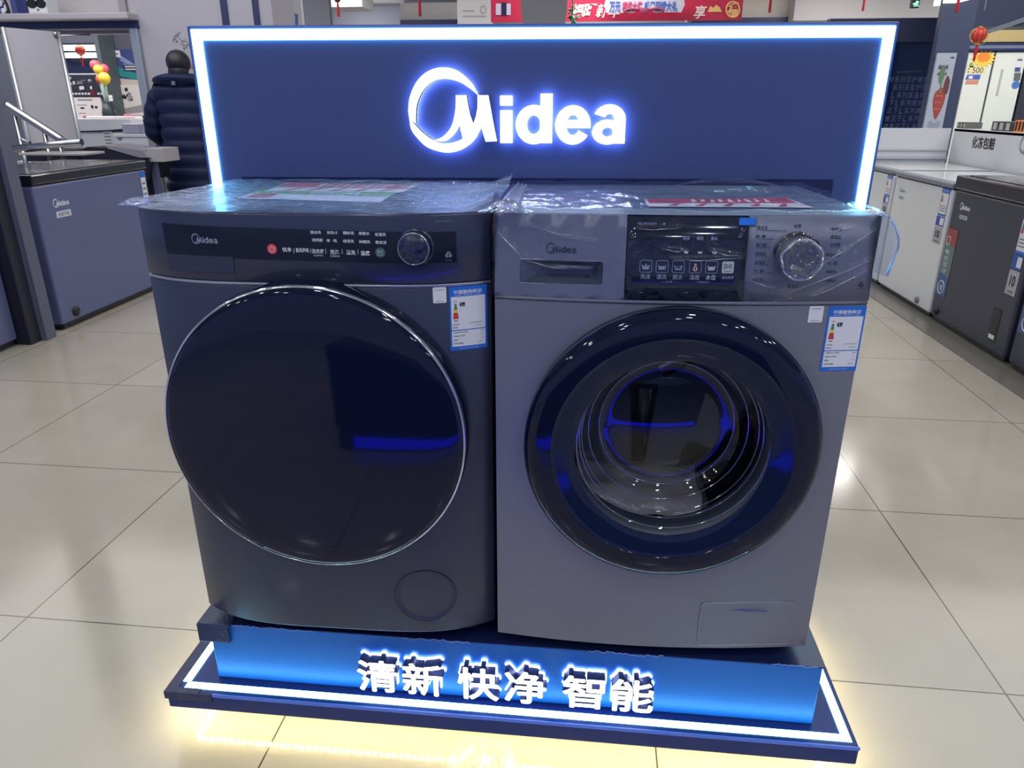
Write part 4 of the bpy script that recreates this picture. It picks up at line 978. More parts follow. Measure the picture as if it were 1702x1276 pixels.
# riser boards standing on the back of the row
bx = 2.965
rb = thing('shelf_board', 'white riser board with black lettering standing behind the right hand freezers', 'sign board', (bx+.01, 4.2, 0), 0)
b = MB(); b.box(bx, bx+.02, 3.2, 5.0, .0, 1.068, .002); b.m(1).box(bx-.0, bx+.30, 3.2, 5.0, 1.05, 1.068); b.build('board', [mat('board_white', (196, 198, 204), .45), M_white], rb)
F = lambda x, z, d: (bx-.0015-d, -x, z)
b = MB(); pA, pB = at(1616, 237, x=bx), at(1654, 238, x=bx); b.text('化冻包赔', -(pA.y+pB.y)/2, (pA.z+pB.z)/2, .082, F, w=abs(pA.y-pB.y), strike=.0022); b.build('lettering', M_ink, rb, weld=False)
pA = at(1699, 238, x=bx); b = MB(); wordmark(b, -pA.y+.16, pA.z-.0, .36, F); b.build('wordmark', mat('grey_wordmark', (120, 124, 132), .5), rb, weld=False)
rb2 = thing('shelf_board', 'plain white end board across the far end of the right hand freezers', 'sign board', (2.7, 5.05, 0), 0)
b = MB(); b.box(2.2, 2.962, 5.04, 5.06, 0, 1.068, .002); b.build('board', MATS['board_white'], rb2)
b = MB(); b.box(2.2, 2.962, 5.0265, 5.0395, .84, .86, .002); b.box(2.2, 2.962, 5.0265, 5.0395, .905, .912); b.build('ledge', mat('ledge_grey', (170, 174, 182), .5), rb2)
# --- left hand row
XL_ = -2.86
fl1 = freezer('blue grey chest freezer with white badge beside the post on the left', XL_, 2.70, 3.82, .885, .62, M_bluef, M_lid, 1, .055, group='blue grey chest freezers on the left')
FLf = lambda x, z, d: (XL_+.0012+d, x, z)
b = MB(); wordmark(b, 2.905, .715, .135, FLf); b.build('brand_badge', M_wprint, fl1, weld=False)
b = MB(); b.poly(rrect(2.845, 2.975, .632, .668, .006), FLf); b.m(1).text('低霜节能', 2.91, .65, .022, lambda x, z, d: (XL_+.002, x, z), w=.10); b.build('badge_plate', [mat('pale_plate', (208, 214, 226), .5), M_gprint], fl1, weld=False)
b = MB(); b.poly([(3.735, .60), (3.80, .60), (3.80, .815), (3.735, .815)], FLf); b.m(1).poly([(3.740, .64), (3.795, .64), (3.795, .775), (3.740, .775)], lambda x, z, d: (XL_+.0020, x, z)); b.m(2)
for j in range(3): b.poly([(3.747, .66+.035*j), (3.785, .66+.035*j), (3.785, .672+.035*j), (3.747, .672+.035*j)], lambda x, z, d: (XL_+.0026, x, z))
b.build('energy_label', [M_blueprint, M_paper, M_gprint], fl1, weld=False)
b = MB(); b.M = Matrix.Translation((XL_, 2.83, .085)) @ Matrix.Rotation(PI/2, 4, 'Z'); b.lathe([(.030, 0), (.030, .008), (.022, .014), (.0, .015)], (0, 0, 0), 'y', 20); b.build('drain_plug', M_black, fl1)
fl2 = freezer('blue grey chest freezer cut off by the left edge in front of the post', -2.93, 1.35, 2.425, .87, .62, M_bluef, M_lid, 1, .055, group='blue grey chest freezers on the left')
b = MB(); b.poly([(2.30, .50), (2.36, .50), (2.36, .545), (2.30, .545)], lambda x, z, d: (-2.93+.0012, x, z)); b.build('badge_plate', MATS['pale_plate'], fl2, weld=False)
# post between them: dark core, grey aluminium face
b = MB(); b.box(-2.99, -2.865, 2.43, 2.515, 0, CEIL, .004); struct(b.build('trim_27', mat('dark_post', (30, 32, 48), .45), origin=False))
b = MB(); b.box(-2.93, -2.832, 2.516, 2.595, 0, CEIL, .004); struct(b.build('trim_28', mat('grey_post_face', (104, 108, 130), .4, metal=.3), origin=False))
b = MB(); b.box(-2.864, -2.858, 2.506, 2.5155, 0, CEIL); struct(b.build('trim_29', M_chrome, origin=False))

# ------------------------------------------------------------------ left: doorway, railing, things beyond it
# open door leaf with its closer
dl_ = [at(14, 46, y=4.75), at(100, 59, y=WY-.16)]
y0d, y1d = 4.62, WY-.17
A, B = at(10, 60, y=y0d), at(100, 75, y=y1d)
ztop = at(60, 53, y=4.9).z
b = MB(); dirv = Vector((B.x-A.x, y1d-y0d, 0)); nrm = Vector((dirv.y, -dirv.x, 0)).normalized()*.045
door = thing('door_1', 'white door leaf standing open behind the grey post', 'door', (A.x, y0d, 0)); del door['label']; del door['category']; struct(door)
a3, b3 = Vector((A.x, y0d, .01)), Vector((B.x, y1d, .01))
b.prism([a3, b3, b3+nrm*-1, a3+nrm*-1], (0, 0, ztop)); b.build('door_leaf', mat('white_door', (196, 196, 206), .35), door)
b = MB(); e = Vector((0, 0, ztop)); b.tube([a3+Vector((0, -.012, 0)), a3+Vector((0, -.012, 0))+e], .014, 8); b.tube([b3+Vector((0.01, -.008, 0)), b3+Vector((0.01, -.008, 0))+e], .016, 8); b.build('door_edge', mat('edge_metal', (196, 202, 206), .3, metal=.7), door)
p0, p1, p2 = at(69, 57, y=4.98), at(93, 60, y=5.0), at(150, 58, y=WY-.0)
b = MB(); b.tube([p0, p1], .011, 8); b.tube([p1, p1+Vector((0, 0, .03))], .018, 8); b.tube([p1, p2], .008, 8); b.build('door_closer', M_steel, door)
# goods standing on the beam over the doorway
SZ = zt1+.001
def at_goods(u, y=WY+.02): return at(u, 14, y=y).x
x0, x1 = at_goods(52), at_goods(83)
t = thing('speaker_box', 'white box with two dark round holes on the beam above the doorway', 'box', ((x0+x1)/2, WY+.06, SZ))
b = MB(); b.box(x0, x1, WY-.02, WY+.14, SZ, SZ+.16, .006); b.build('case', M_white, t)
for k in (.27, .75):
    b = MB(); b.lathe([(.042, 0), (.045, .004), (.036, .004), (.0, .002)], (x0+(x1-x0)*k, WY-.0205, SZ+.082), 'y', 24, sz=.75); b.build('round_opening', M_dark, t)
b = MB(); b.lathe([(.011, 0), (.0, .002)], (x0+(x1-x0)*.52, WY-.0205, SZ+.035), 'y', 14); b.build('small_mark', M_gprint, t)
x0, x1 = at_goods(23), at_goods(51)
b = MB(); b.box(x0, x1, WY-.01, WY+.14, SZ, SZ+.19, .005); b.m(1).box(x0+.01, x0+.05, WY-.0115, WY-.010, SZ+.01, SZ+.18); tag(b.build('carton', [mat('navy_carton', (44, 54, 108), .5), mat('navy_carton_light', (70, 80, 140), .5)]), 'navy blue carton on the beam left of the white box', 'box')
x0 = at_goods(6)-.05; b = MB(); random.seed(8)
b.grid(lambda u, v: (x0-.09+.17*u, WY+.04-.03*math.sin(PI*u)+.02*math.sin(9*u+4*v), SZ+.012+.17*v*(1-.25*math.sin(PI*u*1.3))), 14, 10)
t = thing('gift_bag', 'blue gift bag with white and black patches at the left end of the beam', 'bag', (x0, WY+.05, SZ)); b.build('bag_body', mat('bright_blue_bag', (52, 70, 170), .4), t, solid=.012)
b = MB()
for i in range(5): b.sphere((x0+.06+.03*math.sin(i*2.1), WY-.0+.006*i, SZ+.03+.03*i), .024, 10, 7, (1, .4, 1.1))
b.build('bag_pattern', M_white, t)
b = MB(); b.tube(spline([(x0+.04, WY-.02, SZ+.16), (x0+.10, WY-.02, SZ+.12), (x0+.12, WY-.02, SZ+.03), (x0+.09, WY-.02, SZ+.012)], 6), .010, 6); b.build('bag_handle', M_dark, t)
# stainless guard rail behind the freezer
hr = thing('guard_rail', 'stainless steel guard rail of round tubes behind the blue grey freezer', 'railing', (-3.6, 4.2, 0))
ry = 4.15
def rp(u, v, y=ry): return at(u, v, y=y)
b = MB(); b.tube(spline([tuple(rp(10, 174)), tuple(rp(40, 193)), tuple(rp(100, 231)), tuple(rp(108, 236, 4.1))], 6), .029, 12); b.build('top_tube', M_steel, hr)
b = MB(); b.tube([rp(20, 247, 4.05), rp(136, 236, 4.05)], .024, 12); b.build('cross_tube', M_steel, hr)
b = MB(); b.tube([rp(28, 228), rp(50, 238)], .014, 10); b.build('lower_tube', M_steel, hr)
for u, v in ((73, 216), (24, 190)):
    b = MB(); p = rp(u, v); b.tube([p, Vector((p.x, p.y, .0))], .016, 10); b.build('post', M_steel, hr)
b = MB(); p = rp(98, 231); b.tube([p, Vector((p.x, p.y, 0))], .016, 10); b.build('post', M_steel, hr)
b = MB(); A, B = rp(34, 250, 4.0), rp(140, 240, 4.0); b.box(A.x, B.x, 3.97, 4.22, B.z-.075, B.z-.058, .004); b.build('ledge', mat('grey_ledge', (176, 172, 172), .3), hr)
# dark hooded counter with a grey tray top
hc = thing('checkout_counter', 'dark hooded counter with a sloping grey tray top beside the guard rail', 'counter', (-3.2, 4.35, 0))
zA = at(200, 283, y=4.3).z
A, B = at(40, 262, y=4.30), at(132, 262, y=4.30); b = MB(); b.box(A.x, B.x, 4.28, 4.52, at(90, 268, y=4.3).z, at(90, 248, y=4.3).z, .006); b.build('dark_fascia', mat('counter_dark', (26, 28, 44), .4), hc)
pts = [at(128, 252, y=4.3), at(145, 244, y=4.3), at(190, 246, y=4.3), at(244, 264, y=4.3), at(246, 272, y=4.3), at(243, 300, y=4.3), at(134, 300, y=4.3)]
b = MB(); b.prism(pts, (0, .33, 0)); b.build('hood', MATS['counter_dark'], hc)
pts = [at(172, 241, y=4.29), at(236, 250, y=4.29), at(246, 262, y=4.29), at(232, 262, y=4.29), at(180, 247, y=4.29)]
b = MB(); b.prism(pts, (0, .32, 0)); b.build('tray', mat('tray_grey', (150, 148, 158), .3, metal=.3), hc)
A, B = at(246, 246, y=4.36), at(276, 262, y=4.36); b = MB(); b.box(A.x, B.x, 4.33, 4.56, B.z-.03, A.z, .004); b.build('side_shelf', mat('side_grey', (166, 164, 170), .35), hc)
A = at(252, 270, y=4.38); b = MB(); b.box(A.x-.012, A.x+.03, 4.37, 4.42, 0, A.z, .003); b.build('leg', mat('leg_blue_grey', (84, 88, 120), .35), hc)
b = MB(); A, B = at(136, 292, y=4.45), at(240, 292, y=4.45); b.box(A.x, B.x, 4.42, 4.62, 0, A.z); b.build('base', MATS['counter_dark'], hc)
A, B = at(36, 290, y=4.7), at(134, 268, y=4.7)
b = MB(); b.box(A.x, B.x, 4.68, 4.9, 0, B.z, .004); tag(b.build('side_cabinet', mat('pale_cabinet', (190, 188, 190), .5)), 'pale low cabinet glimpsed under the dark fascia of the counter', 'cabinet')
# white chest freezers inside the doorway
cf = thing('chest_freezer', 'white chest freezer with a rounded lid just inside the doorway', 'freezer', (-4.3, 6.2, 0))
A, B = at(100, 214, y=5.9), at(218, 207, y=5.9); zt = at(150, 209, y=5.9).z
b = MB(); b.box(A.x-.3, B.x, 5.9, 6.5, .04, zt-.055, .015); b.build('cabinet', M_whitef, cf)
lx0, lx1 = A.x-.3, B.x+.01; zl = at(150, 198, y=5.9).z
b = MB(); ln = [(lx0, zt-.05)]+[(lx0+(lx1-.09-lx0)*i/8, zt-.05+.022*(i/8)**4) for i in range(1, 9)]+[(lx1, zt-.008), (lx1, zl), (lx0, zl)]
b.prism([(x, 5.88, z) for x, z in ln], (0, .64, 0)); b.build('lid', M_wgloss, cf)
b = MB(); b.tube([(x, 5.879, z-.004) for x, z in ln[:9]], .006, 6); b.build('lid_gasket', M_dark, cf)
p = at(180, 228, y=5.9); b = MB(); b.box(p.x-.045, p.x+.045, 5.896, 5.8995, p.z-.09, p.z+.09); b.m(1)
for i in range(5): b.box(p.x-.035, p.x+.03, 5.8945, 5.896, p.z-.06+.03*i, p.z-.05+.03*i)
b.build('label_sheet', [M_paper, M_gprint], cf)
cg = thing('chest_freezer', 'small white chest freezer with a round dark lock right of the rounded one', 'freezer', (-3.6, 5.72, 0))
A, B = at(190, 222, y=5.62), at(275, 252, y=5.62); zt = A.z
b = MB(); b.box(A.x, B.x, 5.62, 5.86, .03, zt-.03, .01); b.build('cabinet', M_whitef, cg)
b = MB(); b.box(A.x-.01, B.x+.01, 5.605, 5.87, zt-.03, zt, .006); b.build('lid', M_wgloss, cg)
p = at(199, 229, y=5.62); b = MB(); b.lathe([(.022, 0), (.02, .008), (.0, .009)], (p.x, 5.6195, p.z), 'y', 18); b.build('lock', M_gprint, cg)
p = at(229, 207, y=5.74); b = MB()
b.box(p.x-.10, p.x+.06, 5.64, 5.84, zt+.001, zt+.085, .008); t = b.build('carton', mat('grey_lilac_box', (168, 166, 190), .5)); tag(t, 'small grey lilac box standing on the small white freezer', 'box')
b = MB(); q = at(248, 206, y=5.70); random.seed(2)
b.sphere((q.x, 5.72, zt+.085), .075, 14, 10, (.8, .7, 1.1)); b.v = [v+Vector((nz(v.x*3, v.z*3, 12, .012), 0, nz(v.z, v.x, 14, .012))) for v in b.v]
tag(b.build('plastic_bag', clear_mat('bag_film', (214, 214, 232), .15, .2, .8, haze=.35)), 'crumpled clear plastic bag on the small white freezer', 'bag')
# pink and white leaflet stack behind
A, B = at(155, 206, y=6.45), at(234, 193, y=6.45)
b = MB(); b.box(A.x, B.x, 6.35, 6.48, zl+.001, B.z, .004); b.m(1).box(B.x-.12, B.x-.04, 6.345, 6.3499, zl+.02, zl+.04); tag(b.build('carton', [mat('pinkish_white_box', (232, 216, 220), .5), mat('pink_mark', (220, 130, 140), .5)]), 'long pinkish white carton lying behind the rounded freezer lid', 'box')
# posters on the far wall
def board(name, label, u0, v0, u1, v1, y, mats, draw, d=.02):
    A, B = at(u0, v0, y=y), at(u1, v1, y=y)
    t = thing(name, label, 'poster', ((A.x+B.x)/2, y, min(A.z, B.z)))
    b = MB(); b.box(A.x, B.x, y, y+d, B.z, A.z); b.build('panel', mats[0], t)
    P = lambda u, v: (A.x+(B.x-A.x)*u, B.z+(A.z-B.z)*v)
    b = MB(); draw(b, P, lambda x, z, dd: (x, y-.003-dd, z))
    b.build('print', mats[1:], t, weld=False); return t
def dA(b, P, F):
    b.m(1).poly([P(0, .94), P(1, .94), P(1, 1), P(0, 1)], F); random.seed(12); b.m(0)
    for i in range(16): x, z = random.uniform(.08, .9), random.uniform(.35, .88); w, h = random.uniform(.02, .09), random.uniform(.02, .09); b.m(i % 2).poly([P(x-w, z-h), P(x+w, z-h*.6), P(x+w*.8, z+h), P(x-w, z+h*.8)], lambda x, z, d: F(x, z, .0006*i))
    b.m(1); pa, pb = P(.05, .06), P(.95, .16)
    for i in range(10):
        if i in (6, 7): continue
        x = .08+i*.088; b.poly([P(x, .07), P(x+.062, .07), P(x+.062, .16), P(x, .16)], F)
    b.m(2).poly([P(.60, .03), P(.72, .03), P(.72, .30), P(.60, .22)], F)
board('poster', 'dark picture poster with white captions on the far wall inside the doorway', 108, 122, 176, 160, RY-.06, [mat('poster_charcoal', (48, 48, 58), .4), mat('poster_grey', (110, 108, 116), .4), mat('poster_white', (206, 206, 214), .4), mat('poster_maroon', (110, 34, 50), .4)], dA)
def dB2(b, P, F):
    b.m(0); 
    for i in range(9): b.poly([P(.22+i*.055, .84), P(.265+i*.055, .84), P(.265+i*.055, .9), P(.22+i*.055, .9)], F)
    for i in range(7): b.poly([P(.15+i*.05, .63), P(.19+i*.05, .63), P(.19+i*.05, .66), P(.15+i*.05, .66)], F)
    b.m(1); b.poly([P(.62, .5), P(.70, .5), P(.70, .64), P(.62, .64)], F); b.poly([P(.75, .5), P(.84, .5), P(.84, .60), P(.75, .60)], F); b.poly([P(.25, .48), P(.38, .48), P(.38, .55), P(.25, .55)], F)
    b.m(2); b.poly([P(.16, .28), P(.40, .28), P(.40, .30), P(.16, .30)], F); b.poly([P(.28, .10), P(.42, .10), P(.42, .16), P(.28, .16)], F)
board('notice_board', 'white notice board with small print below the dark picture poster', 118, 161, 174, 199, RY-.045, [mat('notice_white', (222, 216, 216), .5), M_gprint, M_ink, M_red], dB2, .044)
def dC(b, P, F):
    b.m(0).poly([P(0, .35), P(1, .18), P(1, .34), P(0, .60)], F)
    for i in range(4): b.m(1).poly([P(.1+.1*i, .92-.1*i), P(.16+.1*i, .94-.1*i), P(1, .55-.02*i), P(1, .52-.02*i)], lambda x, z, d: F(x, z, .0006*(i+1)))
    b.m(2).poly([P(.0, .80), P(.38, .80), P(.38, .97), P(.0, .97)], lambda x, z, d: F(x, z, .004))
    b.m(3).poly([P(.42, .44), P(1, .44), P(1, .60), P(.42, .60)], lambda x, z, d: F(x, z, .004)); b.m(2)
    for i in range(7): b.poly([P(.48+i*.07, .535), P(.53+i*.07, .535), P(.53+i*.07, .575), P(.48+i*.07, .575)], lambda x, z, d: F(x, z, .0052)); b.poly([P(.48+i*.07, .465), P(.53+i*.07, .465), P(.53+i*.07, .505), P(.48+i*.07, .505)], lambda x, z, d: F(x, z, .0052))
    b.m(4).poly([P(.0, .0), P(1, .0), P(1, .20), P(.0, .26)], lambda x, z, d: F(x, z, .0026)); b.m(5).poly([P(.06, .81+.05), P(.3, .81+.05), P(.3, .90), P(.06, .90)], lambda x, z, d: F(x, z, .0052))
board('poster', 'blue poster with white light streaks and a teal foot at the doorway right side', 183, 82, 236, 146, RY-.021, [mat('poster_blue', (66, 74, 128), .4), mat('poster_teal', (42, 138, 138), .4), mat('poster_streak', (140, 156, 200), .4), M_paper, mat('poster_dark', (34, 36, 60), .4), mat('poster_sand', (196, 184, 178), .5), M_gprint], dC)
def dD(b, P, F):
    b.m(0); random.seed(9)
    for i in range(12): x, z = random.uniform(.26, .62), random.uniform(.52, .88); w = random.uniform(.03, .08); b.m(i % 2).poly([P(x-w, z-w), P(x+w, z-w*.8), P(x+w, z+w), P(x-w, z+w*.7)], lambda x, z, d: F(x, z, .0006*(i+1)))
    b.m(1).poly([P(.05, .20), P(1, .36), P(1, .12), P(.05, .05)], F)
board('poster', 'pale poster with a dark square picture below the blue poster', 191, 141, 240, 192, RY-.048, [mat('poster_pale', (214, 208, 206), .5), mat('poster_black', (40, 42, 52), .4), mat('poster_mid', (150, 146, 152), .4)], dD, .020)
for nm, lab, u0, v0, u1, v1 in (('note_card', 'small pale card with a grey square on the dark column inside the doorway', 180, 158, 188, 168), ('note_card', 'lower white card shaped like a bow on the dark column', 182, 183, 192, 191)):
    A, B = at(u0, v0, y=RY-.36), at(u1, v1, y=RY-.36); b = MB(); b.box(A.x, B.x, RY-.366, RY-.352, B.z, A.z, .002); b.m(1).box(A.x+.03, B.x-.03, RY-.3675, RY-.366, B.z+.03, A.z-.03); tag(b.build(nm, [M_paper, M_gprint]), lab, 'card')
# light tubes on the far wall
for i, (u0, u1, v0, v1, lab) in enumerate(((96, 174, 75, 84, 'upper glowing white light bar on the far wall inside the doorway'), (98, 177, 88, 96, 'lower glowing white light bar on the far wall inside the doorway'))):
    A, B = at(u0, v0, y=RY-.12), at(u1, v1, y=RY-.12); t = thing('light_bar', lab, 'light', ((A.x+B.x)/2, RY-.08, B.z))
    b = MB(); zc, r = (A.z+B.z)/2, (A.z-B.z)/2; b.tube([(A.x, RY-.12, zc), (A.x+.02, RY-.12, zc), (B.x-.02, RY-.12, zc), (B.x, RY-.12, zc)], [r*.7, r, r, r*.7], 14); b.build('tube', mat('tube_glow', (255, 255, 250), .4, emit=(255, 254, 244), es=3.), t)
    b = MB(); b.box(A.x-.03, B.x+.01, RY-.075, RY-.022, zc-r*.8, zc+r*1.1); b.build('housing', mat('bar_housing', (50, 62, 74), .5), t)
# balloons on sticks
M_bp = mat('balloon_pink', (240, 92, 112), .3); M_by = mat('balloon_yellow', (246, 206, 70), .3); M_bo = mat('balloon_orange', (226, 96, 74), .3)
foot_ = at(176, 172, y=7.4)
for lab, u, v, rpx, yy, m_ in (('pink balloon at the upper left of the bunch', 158, 108, 6.8, 7.46, M_bp), ('pink balloon at the upper right of the bunch', 172.5, 114.5, 6.6, 7.5, M_bp), ('small yellow balloon between the two pink ones', 163.5, 115.5, 6.4, 7.3, M_by), ('larger yellow balloon at the bottom of the bunch', 173.5, 130, 8.0, 7.2, M_by), ('orange balloon half hidden behind the larger yellow one', 167.5, 131.5, 6.6, 7.42, M_bo)):
    p = at(u, v, y=yy); r = rpx*(p-CAM).length/FPX*.97
    t = thing('balloon', lab, 'balloon', (p.x, p.y, p.z-r*1.1), 0, 'balloons on sticks in the doorway')
    b = MB(); b.lathe([(.0, 1.0*r), (.35*r, .95*r), (.7*r, .72*r), (.93*r, .36*r), (1.0*r, .0), (.93*r, -.38*r), (.70*r, -.75*r), (.4*r, -1.0*r), (.14*r, -1.12*r), (.10*r, -1.18*r), (.17*r, -1.25*r), (.0, -1.25*r)], tuple(p), 'z', 22); b.build('skin', m_, t)
    b = MB(); b.tube([p-Vector((0, 0, 1.2*r)), Vector((foot_.x+(p.x-foot_.x)*.15, 7.42, foot_.z))], .010, 6); b.build('stick', mat('pale_green_stick', (196, 226, 214), .4), t)
b = MB(); b.lathe([(.0, 0), (.10, 0), (.11, .02), (.07, foot_.z-.1), (.05, foot_.z), (.0, foot_.z)], (foot_.x, 7.42, 0), 'z', 18); tag(b.build('balloon_stand', mat('dark_teal_stand', (36, 52, 62), .5)), 'dark teal stand holding the bunch of balloons', 'stand')
# ------------------------------------------------------------------ hanging lanterns and tassels
def lantern(lab, u, vt, vb, y, kind):
    """kind 0: whole lantern with tassel; kind 1: only its long tassel comes down into view"""
    p0, p1 = at(u, vt, y=y), at(u, vb, y=y); k = (p0.z-p1.z)
    t = thing('lantern', lab, 'lantern', (p0.x, y, p1.z), 0, 'red hanging lanterns and tassels')
    if kind == 0:
        x = p0.x; r = k*.15; zc = p0.z-k*.48
        b = MB(); b.tube([(x, y, p0.z), (x, y, CEIL)], .004, 5); b.build('cord', mat('pale_cord', (176, 168, 190), .5), t)
        b = MB(); b.lathe([(.25*r, -r), (.6*r, -.85*r), (.92*r, -.45*r), (r, 0), (.92*r, .45*r), (.6*r, .85*r), (.25*r, r)], (x, y, zc), 'z', 24); b.build('globe', mat('lantern_red', (196, 36, 44), .4), t)
        b = MB()
        for i in range(10): a = 2*PI*i/10; b.tube([(x+1.02*r*math.cos(a)*math.cos(q), y+1.02*r*math.sin(a)*math.cos(q), zc+1.02*r*math.sin(q)) for q in [(-.45+.09*j)*PI for j in range(11)]], r*.035, 5)
        b.tube([(x+1.25*r*math.cos(q), y+.3*r*math.sin(q), zc-.15*r+1.25*r*math.sin(q)*.9) for q in [2*PI*j/30 for j in range(30)]], r*.05, 5, closed=True); b.build('gold_frame', M_gold, t)
        b = MB(); b.lathe([(.0, zc+r*1.2), (.3*r, zc+r*1.1), (.3*r, zc+r*.95), (.0, zc+r*.95)], (x, y, 0), 'z', 14); b.lathe([(.0, zc-r*.9), (.34*r, zc-r*.95), (.28*r, zc-r*1.25), (.0, zc-r*1.3)], (x, y, 0), 'z', 14); b.build('cap', M_gold, t)
        b = MB(); b.lathe([(.05*r, zc-r*1.3), (.25*r, zc-r*1.6), (.30*r, zc-r*2.3), (.14*r, zc-r*2.7), (.2*r, zc-r*2.9), (.12*r, p1.z), (.0, p1.z)], (x, y, 0), 'z', 12); b.build('tassel', M_redcloth, t)
    else:
        x = p0.x; w = k*.11
        b = MB(); b.sphere((x, y, p0.z+w*1.2), w*2.2, 12, 8, (1, 1, .8)); b.build('knot', mat('dark_red_knot', (90, 22, 40), .6), t)
        b = MB(); b.lathe([(.3*w, p0.z), (.8*w, p0.z-.2*k), (.95*w, p1.z+.05*k), (.7*w, p1.z), (.0, p1.z)], (x, y, 0), 'z', 10); b.build('tassel', M_redcloth, t)
        b = MB(); b.tube([(x, y, p0.z+w), (x, y, CEIL)], .006, 5); b.build('cord', M_redcloth, t)
lantern('red and gold lantern hanging in the doorway before the light bars', 128, 58, 111, 6.4, 0)
lantern('red and gold lantern hanging on a cord before the cream fridge', 1636, 17, 102, 5.1, 0)
lantern('red tassel hanging over the stand above the crescent of the big sign', 561, 3, 28, 8.5, 1)
lantern('red tassel hanging before the white soffit left of the red banner', 697, -3, 27, 9.5, 1)
lantern('red tassel hanging under the ceiling right of the red banner', 1437.5, -4, 18, 8.0, 1)
lantern('thin dark red tassel beside the right end of the red banner', 1282, -6, 21, 9.0, 1)
lantern('pinkish red tassel hanging from the dark bulkhead at the upper right', 1595, -8, 21, 5.0, 1)
# ------------------------------------------------------------------ signs over the back of the hall
NY = 7.6
A, B = at(816, 37, y=NY), at(1237, -14, y=NY)
bn = thing('banner', 'red festive banner with white and gold lettering above the lit stand', 'banner', ((A.x+B.x)/2, NY, A.z))
b = MB(); b.box(A.x, B.x, NY, NY+.03, A.z, B.z); b.build('cloth', mat('banner_red', (190, 34, 72), .5), bn)
PX = lambda u, v: (at(u, v, y=NY).x, at(u, v, y=NY).z)
F = lambda x, z, d: (x, NY-.006-d, z)
b = MB(); sk = lambda c: (lambda x, z, d: (x+(z-PX(985, 20)[1])*.22, NY-.006, z))
for ch, u in zip('福旺新年', (960, 980, 1001, 1021)):
    x, z = PX(u, 18); b.text(ch, x, z, .135, sk(0), w=.125, bold=.03)
b.build('lettering', mat('banner_white', (240, 214, 214), .5), bn, weld=False); b = MB()
x, z = PX(1164, 20); b.text('享', x, z, .125, sk(0), w=.12, bold=.02)
b.build('lettering', mat('banner_white', (240, 214, 214), .5), bn, weld=False)
b = MB(); x, z = PX(1218, 16); b.text('福', x, z, .15, F, w=.11, bold=.04); x, z = PX(1188, 14)
b.poly([PX(1176, 20), PX(1200, 20), PX(1196, 12), PX(1190, 8), PX(1186, 13), PX(1180, 10)], F); b.tube([(*PX(1218+11*math.cos(q), 16-13*math.sin(q)),) [0:1]+(NY-.006,)+PX(1218+11*math.cos(q), 16-13*math.sin(q))[1:] for q in [2*PI*i/24 for i in range(24)]], .008, 5, closed=True)
b.build('gold_ornament', mat('banner_gold', (236, 186, 120), .45), bn, weld=False)
b = MB(); A1, B1 = PX(822, 26), PX(850, 4)
b.poly([PX(824, 25), PX(833, 25), PX(833, 6), PX(824, 6)], F); b.m(1).poly([PX(833, 26), PX(842, 26), PX(842, 4), PX(833, 4)], F); b.m(0).poly([PX(842, 25), PX(849, 25), PX(849, 6), PX(842, 6)], F)
b.build('picture', [mat('banner_picture', (196, 190, 214), .4), mat('banner_picture_dark', (34, 28, 64), .4)], bn, weld=False)
A, B = at(1008, 25, y=NY-.15), at(1135, -12, y=NY-.15)
pl = thing('banner_plate', 'pale plate with blue and red slogan hanging before the red banner', 'sign', ((A.x+B.x)/2, NY-.15, A.z))
w_ = B.x-A.x; pts = [(A.x, A.z+.02)]+[(A.x+w_*t, A.z+.02-.0*t) for t in (.3,)]+[(A.x+w_*(.36+.28*i/12), A.z+.02+.045*math.sin(PI*i/12)) for i in range(13)]+[(A.x+w_*.7, A.z+.02), (B.x, A.z+.02), (B.x+.03, A.z+.09), (B.x, B.z), (A.x, B.z), (A.x-.03, A.z+.09)]
b = MB(); b.prism([(x, NY-.15, z) for x, z in pts], (0, .02, 0)); b.build('plate', mat('plate_lilac', (190, 186, 204), .5), pl)
b = MB(); F = lambda x, z, d: (x, NY-.156, z); zt_c = at(1070, 11, y=NY-.15).z
b.text('万元', A.x+w_*.11, zt_c, .10, F, w=w_*.15, bold=.03); b.text('感恩回馈大礼', A.x+w_*.72, zt_c, .10, F, w=w_*.44, bold=.03); b.m(1).text('福袋大奖', A.x+w_*.34, zt_c, .10, F, w=w_*.27, bold=.03)
b.build('lettering', [mat('slogan_blue', (54, 96, 176), .5), mat('slogan_red', (186, 48, 104), .5)], pl, weld=False)
b = MB(); zc = A.z+.035; b.sphere((A.x+w_*.5, NY-.158, zc), .045, 16, 8, (1, .15, .7)); b.m(0)
for s_ in (-1, 1): b.tube(spline([(A.x+w_*.5+s_*.05, NY-.157, zc+.01), (A.x+w_*.5+s_*.13, NY-.157, zc+.02), (A.x+w_*.5+s_*.20, NY-.157, zc), (A.x+w_*.5+s_*.17, NY-.157, zc-.02)], 5), .012, 6)
b.build('ornament', mat('ornament_maroon', (140, 50, 84), .5), pl)
# blank grey hanging tag in front of the banner
A, B = at(865, 37, y=6.2), at(944, -20, y=6.2); xm = (A.x+B.x)/2; w_ = B.x-A.x
b = MB(); pts = [(A.x+.04, A.z-.10), (B.x-.03, A.z-.10), (B.x-.008, A.z+.06), (B.x, A.z+.16), (B.x-.01, B.z), (A.x+.01, B.z), (A.x, A.z+.16), (A.x+.012, A.z+.05)]
b.prism([(x, 6.2, z) for x, z in pts], (0, .02, 0)); b.box(xm-.01, xm+.01, 6.205, 6.215, B.z-.01, CEIL); tag(b.build('hanging_sign', mat('sign_back_grey', (150, 152, 158), .5)), 'blank grey back of a hanging sign in front of the red banner', 'sign')
